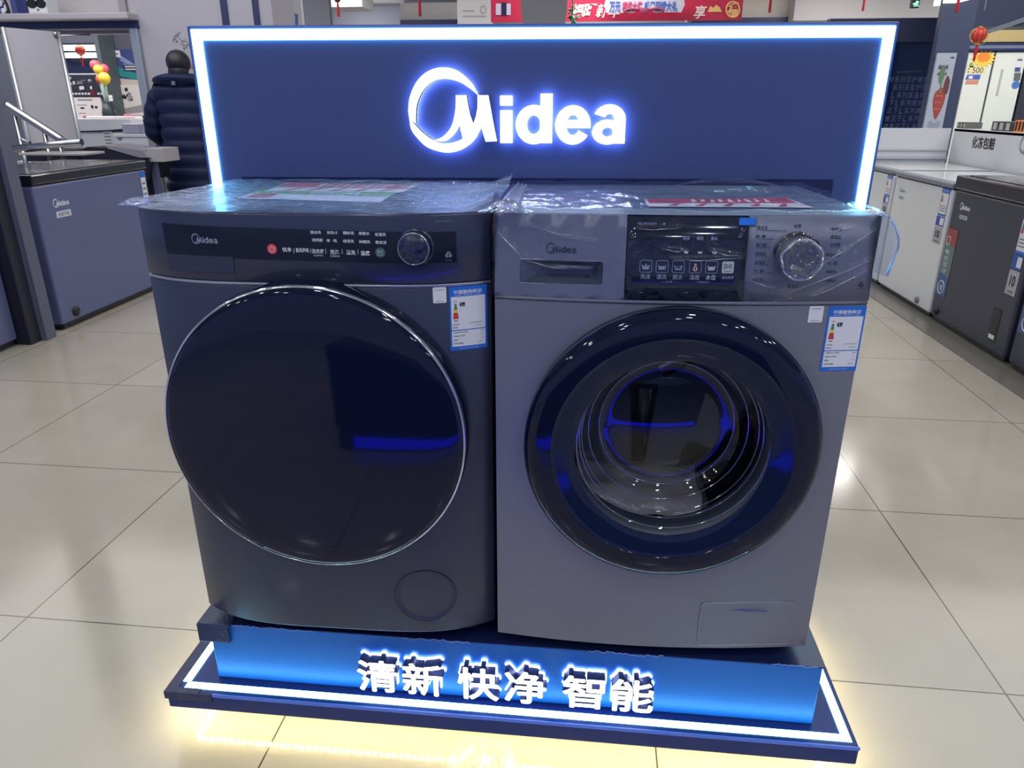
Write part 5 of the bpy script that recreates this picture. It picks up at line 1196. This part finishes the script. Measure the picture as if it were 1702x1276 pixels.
# leafy plant end
lf = thing('plant', 'tuft of green leaves at the right edge of the grey hanging sign', 'plant', tuple(at(950, 36, y=6.9)))
random.seed(6); p = at(951, 30, y=6.9)
for i in range(16):
    a = random.uniform(0, 2*PI); q = p+Vector((random.uniform(-.035, .035), random.uniform(-.04, .04), random.uniform(-.06, .09))); d = Vector((math.cos(a)*.05, math.sin(a)*.03, random.uniform(-.03, .05))); n = Vector((-d.y, d.x, .03)).normalized()*.018
    b = MB(); b.grid(lambda u, v: tuple(q+d*u+n*(2*v-1)*math.sin(PI*min(.98, u+.02))+Vector((0, 0, -.012*(2*v-1)**2))), 5, 4); b.build('leaf', mat('leaf_green_dark', (44, 124, 84), .5), lf)
b = MB(); b.tube([p-Vector((0, 0, .06)), p+Vector((0, 0, .12)), Vector((p.x, p.y, CEIL))], .008, 6); b.build('stem', M_green, lf)
# white info board left of the banner
A, B = at(761, 60, y=8.6), at(818, -25, y=8.6); t = thing('notice_board', 'white board with small grey print left of the red banner', 'sign', ((A.x+B.x)/2, 8.6, A.z))
b = MB(); b.box(A.x, B.x, 8.6, 8.63, A.z, B.z); b.build('board', mat('board_white_2', (220, 222, 226), .5), t)
b = MB(); PX = lambda u, v: (at(u, v, y=8.59).x, at(u, v, y=8.59).z); F = lambda x, z, d: (x, 8.594, z)
for u0, u1, v in ((769, 788, 18), (769, 808, 27)): b.poly([PX(u0, v+1), PX(u1, v+1), PX(u1, v-1), PX(u0, v-1)], F)
c = PX(803, 16); b.tube([(c[0]+.032*math.cos(q), 8.594, c[1]+.04*math.sin(q)) for q in [2*PI*i/20 for i in range(20)]], .004, 5, closed=True)
b.build('print', mat('pale_grey_print', (170, 172, 180), .5), t, weld=False)
# white partition with a blue picture
A, B = at(452, 60, y=6.3), at(498, -20, y=6.3); t = thing('poster', 'blue underwater-looking poster on a white partition behind the stand', 'poster', ((A.x+B.x)/2, 6.3, 0))
b = MB(); b.box(A.x, B.x, 6.3, 6.34, 0, CEIL); struct(b.build('wall_partition', M_white, origin=False))
b = MB(); q = [at(456, 45, y=6.295), at(495, 45, y=6.295), at(495, 24, y=6.295), at(456, 14, y=6.295)]; b.prism([tuple(v) for v in q], (0, .003, 0)); b.build('picture', mat('poster_sky_blue', (96, 132, 188), .3, var=.1), t)
b = MB(); random.seed(1)
for i in range(7): c = at(random.uniform(472, 492), random.uniform(28, 38), y=6.292); b.sphere((c.x, 6.2925, c.z), .014+random.random()*.012, 8, 5, (1, .06, 1))
b.build('light_spots', mat('poster_light_spot', (150, 180, 214), .4), t)
# exit sign and tube light at the upper right
A, B = at(1515, 13, y=7.2), at(1531, -6, y=7.2); t = thing('exit_sign', 'dark green exit sign with white running figure hanging from the ceiling', 'sign', ((A.x+B.x)/2, 7.2, A.z))
b = MB(); b.box(A.x, B.x, 7.2, 7.26, A.z, B.z, .006); b.build('box', mat('exit_dark', (24, 40, 44), .4), t)
b = MB(); PX = lambda u, v: (at(u, v, y=7.19).x, at(u, v, y=7.19).z); F = lambda x, z, d: (x, 7.194, z)
b.poly([PX(1517, 6), PX(1524, 3), PX(1525, 7), PX(1519, 9)], F); b.poly([PX(1523, 1), PX(1528, 2), PX(1526, 8), PX(1522, 10)], F); b.poly([PX(1518, 10), PX(1529, 9), PX(1529, 10), PX(1518, 11)], F); b.build('figure', mat('exit_pale_green', (170, 226, 200), .4, emit=(120, 220, 170), es=.6), t, weld=False)
b = MB(); b.tube([((A.x+B.x)/2, 7.23, B.z), ((A.x+B.x)/2, 7.23, CEIL)], .01, 6); b.build('hanger', M_gprint, t)
q = [at(1551, 10, y=5.9), at(1600, -3, y=5.0)]; d_ = (q[1]-q[0]); t = thing('ceiling_light', 'long white tube light along the dark bulkhead at the upper right', 'light', tuple(q[0]))
q2 = q[1]+d_*.6; n_ = Vector((.0, 0, .06)); b = MB(); e_ = Vector((.10, .0, 0)); b.prism([q[0], q[0]+e_, q[0]+e_+n_, q[0]+n_], q2-q[0]); b.build('diffuser', mat('tube_panel_glow', (255, 255, 250), .4, emit=(255, 252, 240), es=1.6), t)
b = MB(); o_ = Vector((.02, 0, .06)); b.prism([q[0]+o_, q[0]+o_+Vector((.06, 0, 0)), q[0]+o_+Vector((.06, 0, .04)), q[0]+o_+Vector((0, 0, .04))], q2-q[0]); b.build('housing', M_white, t)
# ------------------------------------------------------------------ right: text wall, fruit poster, fridges, boxes
t = thing('wall_lettering', 'rows of dim white characters on the dark glass wall right of the stand', 'lettering', (tuple(at(1515, 213, y=TY))))
rows = ['沉得住气,L系列底置护', '系列高底护卫仓', 'L 系列底置护', '下 L 系列底置', '沉下 L 系列高', '得沉下 L 系列', '住得沉下 L 系']
for k in range(7):
    v = 132+13*k; ss = ['对系列深护嫩质', '系列深度护理', 'L系列高温护', '下L系列高护', '沉下L系列高', '康沉下L系列', '健康沉下L系'][k]
    for j, ch in enumerate(ss):
        u = 1543-.245*(v-132)-6.2*9.5*.0+(j-len(ss)+1)*9.6
        p = at(u-4, v, y=TY-.004); b = MB() if j == 0 else b
        b.text(ch, p.x, p.z, .052, lambda x, z, d: (x, TY-.004, z), w=.026 if ch == 'L' else .040)
    b.build('text_row', mat('dim_text', (96, 112, 150), .5), t, weld=False)
A, B = at(1486, 117, y=TY), at(1537, 114, y=TY); b = MB(); b.prism([tuple(at(1488, 119, y=TY-.004)), tuple(at(1537, 116, y=TY-.004)), tuple(at(1532, 119, y=TY-.004)), tuple(at(1492, 122, y=TY-.004))], (0, .002, 0)); b.build('streak', mat('dim_streak', (50, 62, 84), .5), t)
fp = thing('poster', 'pale poster of strawberries and leaves on the slate pillar', 'poster', tuple(at(1560, 213, y=PY-.03)))
yy = PY-.03; q = [at(1535, 213, y=yy), at(1566, 213, y=yy), at(1590, 84, y=yy), at(1560, 88, y=yy)]
x0, x1, z0, z1 = q[0].x, q[1].x, q[0].z-.25, q[3].z
b = MB(); b.box(x0, x1, yy, yy+.025, z0, z1); b.build('panel', mat('poster_pale_blue', (190, 198, 212), .4), fp)
b = MB(); wP = x1-x0; F = lambda x, z, d: (x, yy-.003-d, z)
b.text('真的冰鲜', x0+wP*.42, z1-.105, .034, F, w=wP*.5, bold=.02); b.text('果蔬二级保鲜', x0+wP*.42, z1-.155, .022, F, w=wP*.5, bold=.02); b.poly([(x0+wP*.7, z1-.04), (x0+wP*.9, z1-.04), (x0+wP*.9, z1-.03), (x0+wP*.7, z1-.03)], F)
b.build('lettering', mat('poster_text', (70, 74, 90), .5), fp, weld=False)
b = MB(); zc = z1-.36
S1 = spline([(x0+wP*.54, zc-.14), (x0+wP*.32, zc-.07), (x0+wP*.22, zc+.0), (x0+wP*.24, zc+.06), (x0+wP*.42, zc+.09), (x0+wP*.62, zc+.10), (x0+wP*.80, zc+.06), (x0+wP*.80, zc-.02)], 5, True)
F1, F0 = (lambda x, z, d: F(x, z, .0012)), (lambda x, z, d: F(x, z, .0024))
b.poly(S1, F); b.m(1).poly(spline([(x0+wP*.70, zc+.06), (x0+wP*.62, zc+.12), (x0+wP*.72, zc+.19), (x0+wP*.90, zc+.15), (x0+wP*.88, zc+.06)], 5, True), F1)
b.m(2).poly(spline([(x0+wP*.36, zc+.14), (x0+wP*.28, zc+.20), (x0+wP*.40, zc+.27), (x0+wP*.56, zc+.22), (x0+wP*.50, zc+.15)], 5, True), F0); b.poly([(x0+wP*.44, zc+.06), (x0+wP*.52, zc+.06), (x0+wP*.50, zc+.16), (x0+wP*.46, zc+.16)], lambda x, z, d: F(x, z, .0030))
b.m(3)
for i in range(9): b.poly(circ(x0+wP*(.36+.12*(i % 3)), zc-.06+.05*(i//3), .006, 6), lambda x, z, d: F(x, z, .0040))
b.m(4).poly(spline([(x0+wP*.2, zc-.20), (x0+wP*.5, zc-.23), (x0+wP*.8, zc-.19), (x0+wP*.75, zc-.15), (x0+wP*.5, zc-.17), (x0+wP*.25, zc-.15)], 5, True), F)
b.build('fruit_picture', [mat('strawberry_red', (182, 84, 76), .4), mat('plum_brown', (122, 74, 74), .4), mat('leaf_print', (110, 146, 104), .4), mat('seed_print', (232, 150, 120), .4), mat('bowl_print', (160, 172, 190), .4)], fp, weld=False)
# cream fridge
A, B = at(1611, 86, y=FY), at(1694, 86, y=FY); xs_ = at(1643.5, 150, y=FY).x
x0, x1, zt = at(1600, 150, y=FY).x, at(1697.5, 120, y=FY).x, A.z
fr2 = thing('refrigerator', 'tall cream two-door refrigerator with price stickers behind the white boards', 'refrigerator', ((x0+x1)/2, FY+.35, 0))
x0 = at(1611, 86, y=FY).x; x1 = at(1708, 86, y=FY).x; xs_ = at(1655, 86, y=FY).x
b = MB(); b.box(x0, x1, FY+.03, FY+.68, .03, zt-.01, .01); b.build('cabinet', mat('fridge_side', (60, 66, 80), .4), fr2)
for a, c in ((x0, xs_-.012), (xs_+.012, x1)):
    b = MB(); b.box(a+.004, c, FY, FY+.045, .05, zt, .008); dd = b.build('door', M_cream, fr2)
    if a > x0:
        p = at(1661, 137, y=FY); b = MB(); b.box(p.x-.012, p.x+.016, FY-.012, FY+.002, p.z-.18, p.z+.18, .005); b.build('handle', mat('pale_handle', (176, 182, 184), .35), dd)
F = lambda x, z, d: (x, FY-.004-d, z)
PX = lambda u, v: (at(u, v, y=FY).x, at(u, v, y=FY).z)
b = MB(); c = PX(1634, 97.5); n = 15; k = .165
b.poly([(c[0]+k*(1.0 if i % 2 else .62)*math.cos(PI*i/n)*1.15, c[1]+.8*k*(1.0 if i % 2 else .62)*math.sin(PI*i/n)) for i in range(2*n)], lambda x, z, d: F(x, z, .004))
b.m(1).poly([(c[0]+k*(.62 if i % 2 else .40)*math.cos(PI*i/n)*1.15, c[1]+.02+k*(.50 if i % 2 else .32)*math.sin(PI*i/n)) for i in range(2*n)], lambda x, z, d: F(x, z, .006)); b.build('burst_sticker', [mat('burst_yellow', (250, 214, 70), .5), mat('burst_orange', (240, 140, 50), .5)], fr2, weld=False)
b = MB(); b.poly([PX(1607, 122), PX(1638, 122), PX(1638, 110), PX(1607, 110)], F); b.m(1); x, z = PX(1625, 116.5); b.text('500', x, z, .075, lambda x, z, d: F(x, z, .003), w=.15); x, z = PX(1610, 117); b.text(':', x, z, .06, lambda x, z, d: F(x, z, .003), bold=.03); b.m(2).poly([PX(1611, 112), PX(1618, 112), PX(1616, 104), PX(1611, 106)], F); b.build('price_card', [mat('price_card_yellow', (226, 226, 170), .5), mat('handwriting_brown', (122, 70, 70), .5), M_greenl], fr2, weld=False)
b = MB(); b.poly([PX(1604, 132), PX(1628, 132), PX(1630, 124), PX(1608, 124)], F); b.m(1).poly([PX(1604, 140), PX(1625, 140), PX(1627, 133), PX(1606, 133)], F); b.m(2).poly([PX(1609, 131), PX(1616, 131), PX(1617, 126), PX(1610, 126)], lambda x, z, d: F(x, z, .003)); b.build('offer_sticker', [mat('sticker_blue', (70, 96, 184), .5), mat('sticker_salmon', (214, 140, 112), .5), M_paper], fr2, weld=False)
b = MB(); b.poly([PX(1686, 120), PX(1697, 120), PX(1700, 96), PX(1690, 96)], F); b.m(1).poly([PX(1691, 101), PX(1699, 101), PX(1699, 98), PX(1691, 98)], lambda x, z, d: F(x, z, .003)); b.m(2).poly([PX(1686, 119), PX(1695, 119), PX(1696, 112), PX(1687, 112)], lambda x, z, d: F(x, z, .003)); b.m(1).poly([PX(1684, 134), PX(1695, 134), PX(1697, 121), PX(1686, 121)], F); b.m(3).poly(circ(*PX(1688, 141), .055, 20), F); b.build('feature_stickers', [M_paper, mat('sticker_grey', (100, 108, 108), .5), mat('sticker_navy', (60, 84, 140), .5), mat('sticker_round_blue', (76, 120, 190), .5)], fr2, weld=False)
# neighbouring grey fridge
x2 = at(1712, 120, y=FY).x; x2 = x1+.03
gf = thing('refrigerator', 'dark grey refrigerator at the right edge beside the cream one', 'refrigerator', (x2+.4, FY+.35, 0))
b = MB(); b.box(x2, x2+.8, FY+.0, FY+.68, .03, zt-.02, .01); b.build('cabinet', mat('fridge_dark_grey', (74, 76, 84), .3, metal=.4), gf)
b = MB(); b.box(x2+.39, x2+.396, FY-.001, FY+.0, .05, zt-.03); b.build('door_gap', M_dark, gf)
# boxes on the shelf of the riser board
for lab, u0, u1, vt, m_, y in (('small dark patterned box on the shelf nearest the slate pillar', 1590, 1605, 203, mat('patterned_dark', (96, 100, 96), .5), 4.93), ('wide dark box with pale squares on the shelf', 1648, 1680, 202, mat('patterned_dark_2', (62, 66, 74), .5), 4.35), ('orange topped box on the shelf at the right edge', 1686, 1703, 200, M_orange, 4.06)):
    xx = bx+.06; A, B = at(u0, 210, x=xx), at(u1, 210, x=xx); zz = at((u0+u1)/2, vt, x=xx).z
    t = thing('small_box', lab, 'box', (xx+.06, (A.y+B.y)/2, 1.0685), 0, 'small boxes on the white riser shelf'); b = MB(); b.box(xx, xx+.12, B.y, A.y, 1.0685, max(zz, 1.10), .003); b.build('carton', m_, t)
    b = MB(); n = 3
    for i in range(n): b.box(xx-.0015, xx-.0004, B.y+(A.y-B.y)*(i+.15)/n, B.y+(A.y-B.y)*(i+.7)/n, 1.076, max(zz, 1.10)-.008)
    b.build('print', mat('box_print_pale', (176, 178, 172), .5) if m_ is not M_orange else M_black, t)

# ------------------------------------------------------------------ the shopper in the dark quilted coat, seen from behind
PYY = 4.87
pc = at(312, 200, y=PYY).x; ht = at(300, 84, y=PYY).z
k = ht/1.66
person = thing('person', 'person in a dark navy quilted winter coat standing with their back to the viewer', 'person', (pc, PYY, 0))
def skinmesh(name, verts, edges, radii, m, parent, root=0, sub=2):
    me = bpy.data.meshes.new(name); Mi = ROOTM[parent.name].inverted()
    me.from_pydata([tuple(Mi @ Vector((pc+x*k, PYY+y*k, z*k))) for x, y, z in verts], edges, [])
    o = bpy.data.objects.new(name, me); COL.objects.link(o); o.parent = parent; ROOTM[name] = ROOTM[parent.name]
    md = o.modifiers.new('skin', 'SKIN'); md.use_smooth_shade = True
    for i, r in enumerate(radii):
        sv = me.skin_vertices[0].data[i]; rr = r if isinstance(r, tuple) else (r, r); sv.radius = (rr[0]*k, rr[1]*k); sv.use_root = (i == root)
    sb_ = o.modifiers.new('sub', 'SUBSURF'); sb_.levels = sub; sb_.render_levels = sub
    dg = bpy.context.evaluated_depsgraph_get(); me2 = bpy.data.meshes.new_from_object(o.evaluated_get(dg)); o.modifiers.clear(); o.data = me2
    for p in me2.polygons: p.use_smooth = True
    me2.materials.clear(); me2.materials.append(m); return o
V = [(0, 0, .88), (0, 0, 1.04), (0, .01, 1.20), (0, .01, 1.36), (0, .01, 1.44), (0, .0, 1.505), (0, .005, 1.575), (0, .0, 1.625),
     (-.095, 0, .84), (-.10, .01, .47), (-.105, -.01, .07), (-.115, .12, .035),
     (.095, 0, .84), (.10, .01, .47), (.105, -.01, .07), (.115, .12, .035),
     (-.17, .01, 1.345), (-.215, .0, 1.08), (-.13, .20, .985), (-.11, .26, .985),
     (.17, .01, 1.345), (.215, .0, 1.08), (.13, .20, .985), (.11, .26, .985)]
Ed = [(0, 1), (1, 2), (2, 3), (3, 4), (4, 5), (5, 6), (6, 7), (0, 8), (8, 9), (9, 10), (10, 11), (0, 12), (12, 13), (13, 14), (14, 15), (3, 16), (16, 17), (17, 18), (18, 19), (3, 20), (20, 21), (21, 22), (22, 23)]
Rd = [.12, .115, .125, .10, .055, .07, .085, .06, .085, .06, .045, .035, .085, .06, .045, .035, .055, .042, .03, .033, .055, .042, .03, .033]
for sgn, b0 in ((-1, 19), (1, 23)):
    for j, (dx_, dl, dz) in enumerate(((-.030, .080, .004), (-.010, .092, .006), (.012, .086, .004), (.030, .070, .0), (-.045, .035, .02))):
        n0 = len(V); bx_, by_, bz_ = V[b0]
        V += [(bx_+dx_, by_+dl*.5, bz_+dz), (bx_+dx_*1.1, by_+dl*.85, bz_+dz-.018)]; Ed += [(b0, n0), (n0, n0+1)]; Rd += [.0095, .008]
body = skinmesh('body', V, Ed, Rd, mat('skin_tone', (198, 156, 132), .5), person)
M_coat = mat('navy_quilted_coat', (18, 28, 64), .55, spec=.25); M_hair = mat('black_hair', (18, 20, 34), .45)
b = MB(Matrix.Translation((pc, PYY, 0)) @ Matrix.Scale(k, 4))
prof = [(.50, .235, .16), (.53, .245, .165)]
z = .56
while z < 1.30:
    t = (z-.56)/.74; w = .25-.02*math.sin(PI*t)-.01*t; d_ = .165-.02*t
    prof += [(z, w*.965, d_*.955), (z+.03, w*1.03, d_*1.04), (z+.075, w*1.03, d_*1.04), (z+.102, w*.965, d_*.955)]; z += .105
prof += [(1.335, .225, .14), (1.375, .19, .125), (1.41, .12, .10), (1.42, .085, .085)]
vs = []; fs = []; seg = 32
for zz, w, d_ in prof:
    for i in range(seg): a = 2*PI*i/seg; vs.append((w*math.copysign(abs(math.cos(a))**.8, math.cos(a)), d_*math.sin(a), zz))
for i in range(len(prof)-1):
    for q in range(seg): fs.append((i*seg+q, i*seg+(q+1) % seg, (i+1)*seg+(q+1) % seg, (i+1)*seg+q))
b.add(vs, fs, True); coat = b.build('coat', M_coat, person)
for sgn in (-1, 1):
    path = spline([(sgn*.165, .0, 1.36), (sgn*.235, -.005, 1.28), (sgn*.285, -.015, 1.14), (sgn*.295, .0, 1.03), (sgn*.235, .11, .975), (sgn*.155, .205, .98)], 7)
    b = MB(Matrix.Translation((pc, PYY, 0)) @ Matrix.Scale(k, 4)); n = len(path)
    b.tube(path, [(.088-.030*i/n)*(1+.06*math.sin(i*1.35)) for i in range(n)], 16); b.build('sleeve', M_coat, coat)
b = MB(Matrix.Translation((pc, PYY, 0)) @ Matrix.Scale(k, 4))
b.grid(lambda u, v: ((.11+.115*math.sin(PI*v))*math.cos(2*PI*u), -.015+(.10+.055*math.sin(PI*v))*math.sin(2*PI*u)-.03*v*(1-v), 1.365+.125*v+.03*math.sin(PI*v)*-math.sin(2*PI*u)), 32, 8); b.build('hood', M_coat, coat)
b = MB(Matrix.Translation((pc, PYY, 0)) @ Matrix.Scale(k, 4)); b.box(.005, .035, -.178, -.172, 1.40, 1.43, .002); b.build('hood_tab', mat('grey_tab', (92, 104, 140), .5), coat)
b = MB(Matrix.Translation((pc, PYY, 0)) @ Matrix.Scale(k, 4))
b.sphere((0, -.012, 1.572), .098, 28, 18, (.92, 1.02, .97)); b.sphere((0, -.035, 1.500), .082, 20, 12, (.95, .85, 1.0)); hair = b.build('hair', M_hair, person)
b = MB(Matrix.Translation((pc, PYY, 0)) @ Matrix.Scale(k, 4))
for sgn in (-1, 1): b.sphere((sgn*.078, .045, 1.545), .020, 12, 8, (.35, .7, 1.15))
b.sphere((0, .098, 1.545), .018, 10, 8, (.8, 1.1, 1.2)); b.build('ears_and_nose', MATS['skin_tone'], person)
for sgn in (-1, 1):
    b = MB(Matrix.Translation((pc, PYY, 0)) @ Matrix.Scale(k, 4)); b.tube([(sgn*.09, 0, .86), (sgn*.10, .01, .48), (sgn*.105, -.005, .06)], [.098, .078, .064], 16); b.build('trouser_leg', mat('dark_trousers', (26, 30, 48), .7), person)
    b = MB(Matrix.Translation((pc, PYY, 0)) @ Matrix.Scale(k, 4)); b.sphere((sgn*.112, .05, .035), .05, 16, 10, (1, 2.6, .7)); b.build('shoe', mat('black_shoe', (20, 20, 24), .4), person)

# ------------------------------------------------------------------ the plinth of the display across the aisle, mirrored in the glass doors
op = thing('display_stand', 'dark display plinth with a blue glowing base across the aisle, mirrored in the glass doors', 'display stand', (.16, -1.78, 0))
b = MB(); b.box(-.72, 1.05, -2.1, -1.50, .105, .60, .006); b.build('cabinet', mat('opposite_dark', (20, 26, 52), .35), op)
b = MB(); b.box(-.70, 1.02, -2.05, -1.46, .016, .104, .004); b.build('base', M_navy, op)
b = MB(); b.box(-.62, .98, -1.4595, -1.455, .02, .082); b.build('blue_light', mat('blue_led_band', (40, 60, 255), .4, emit=(20, 24, 255), es=5.), op)
b = MB(); b.box(-.66, .98, -2.03, -1.50, .0, .0155); b.build('foot', M_dark, op)
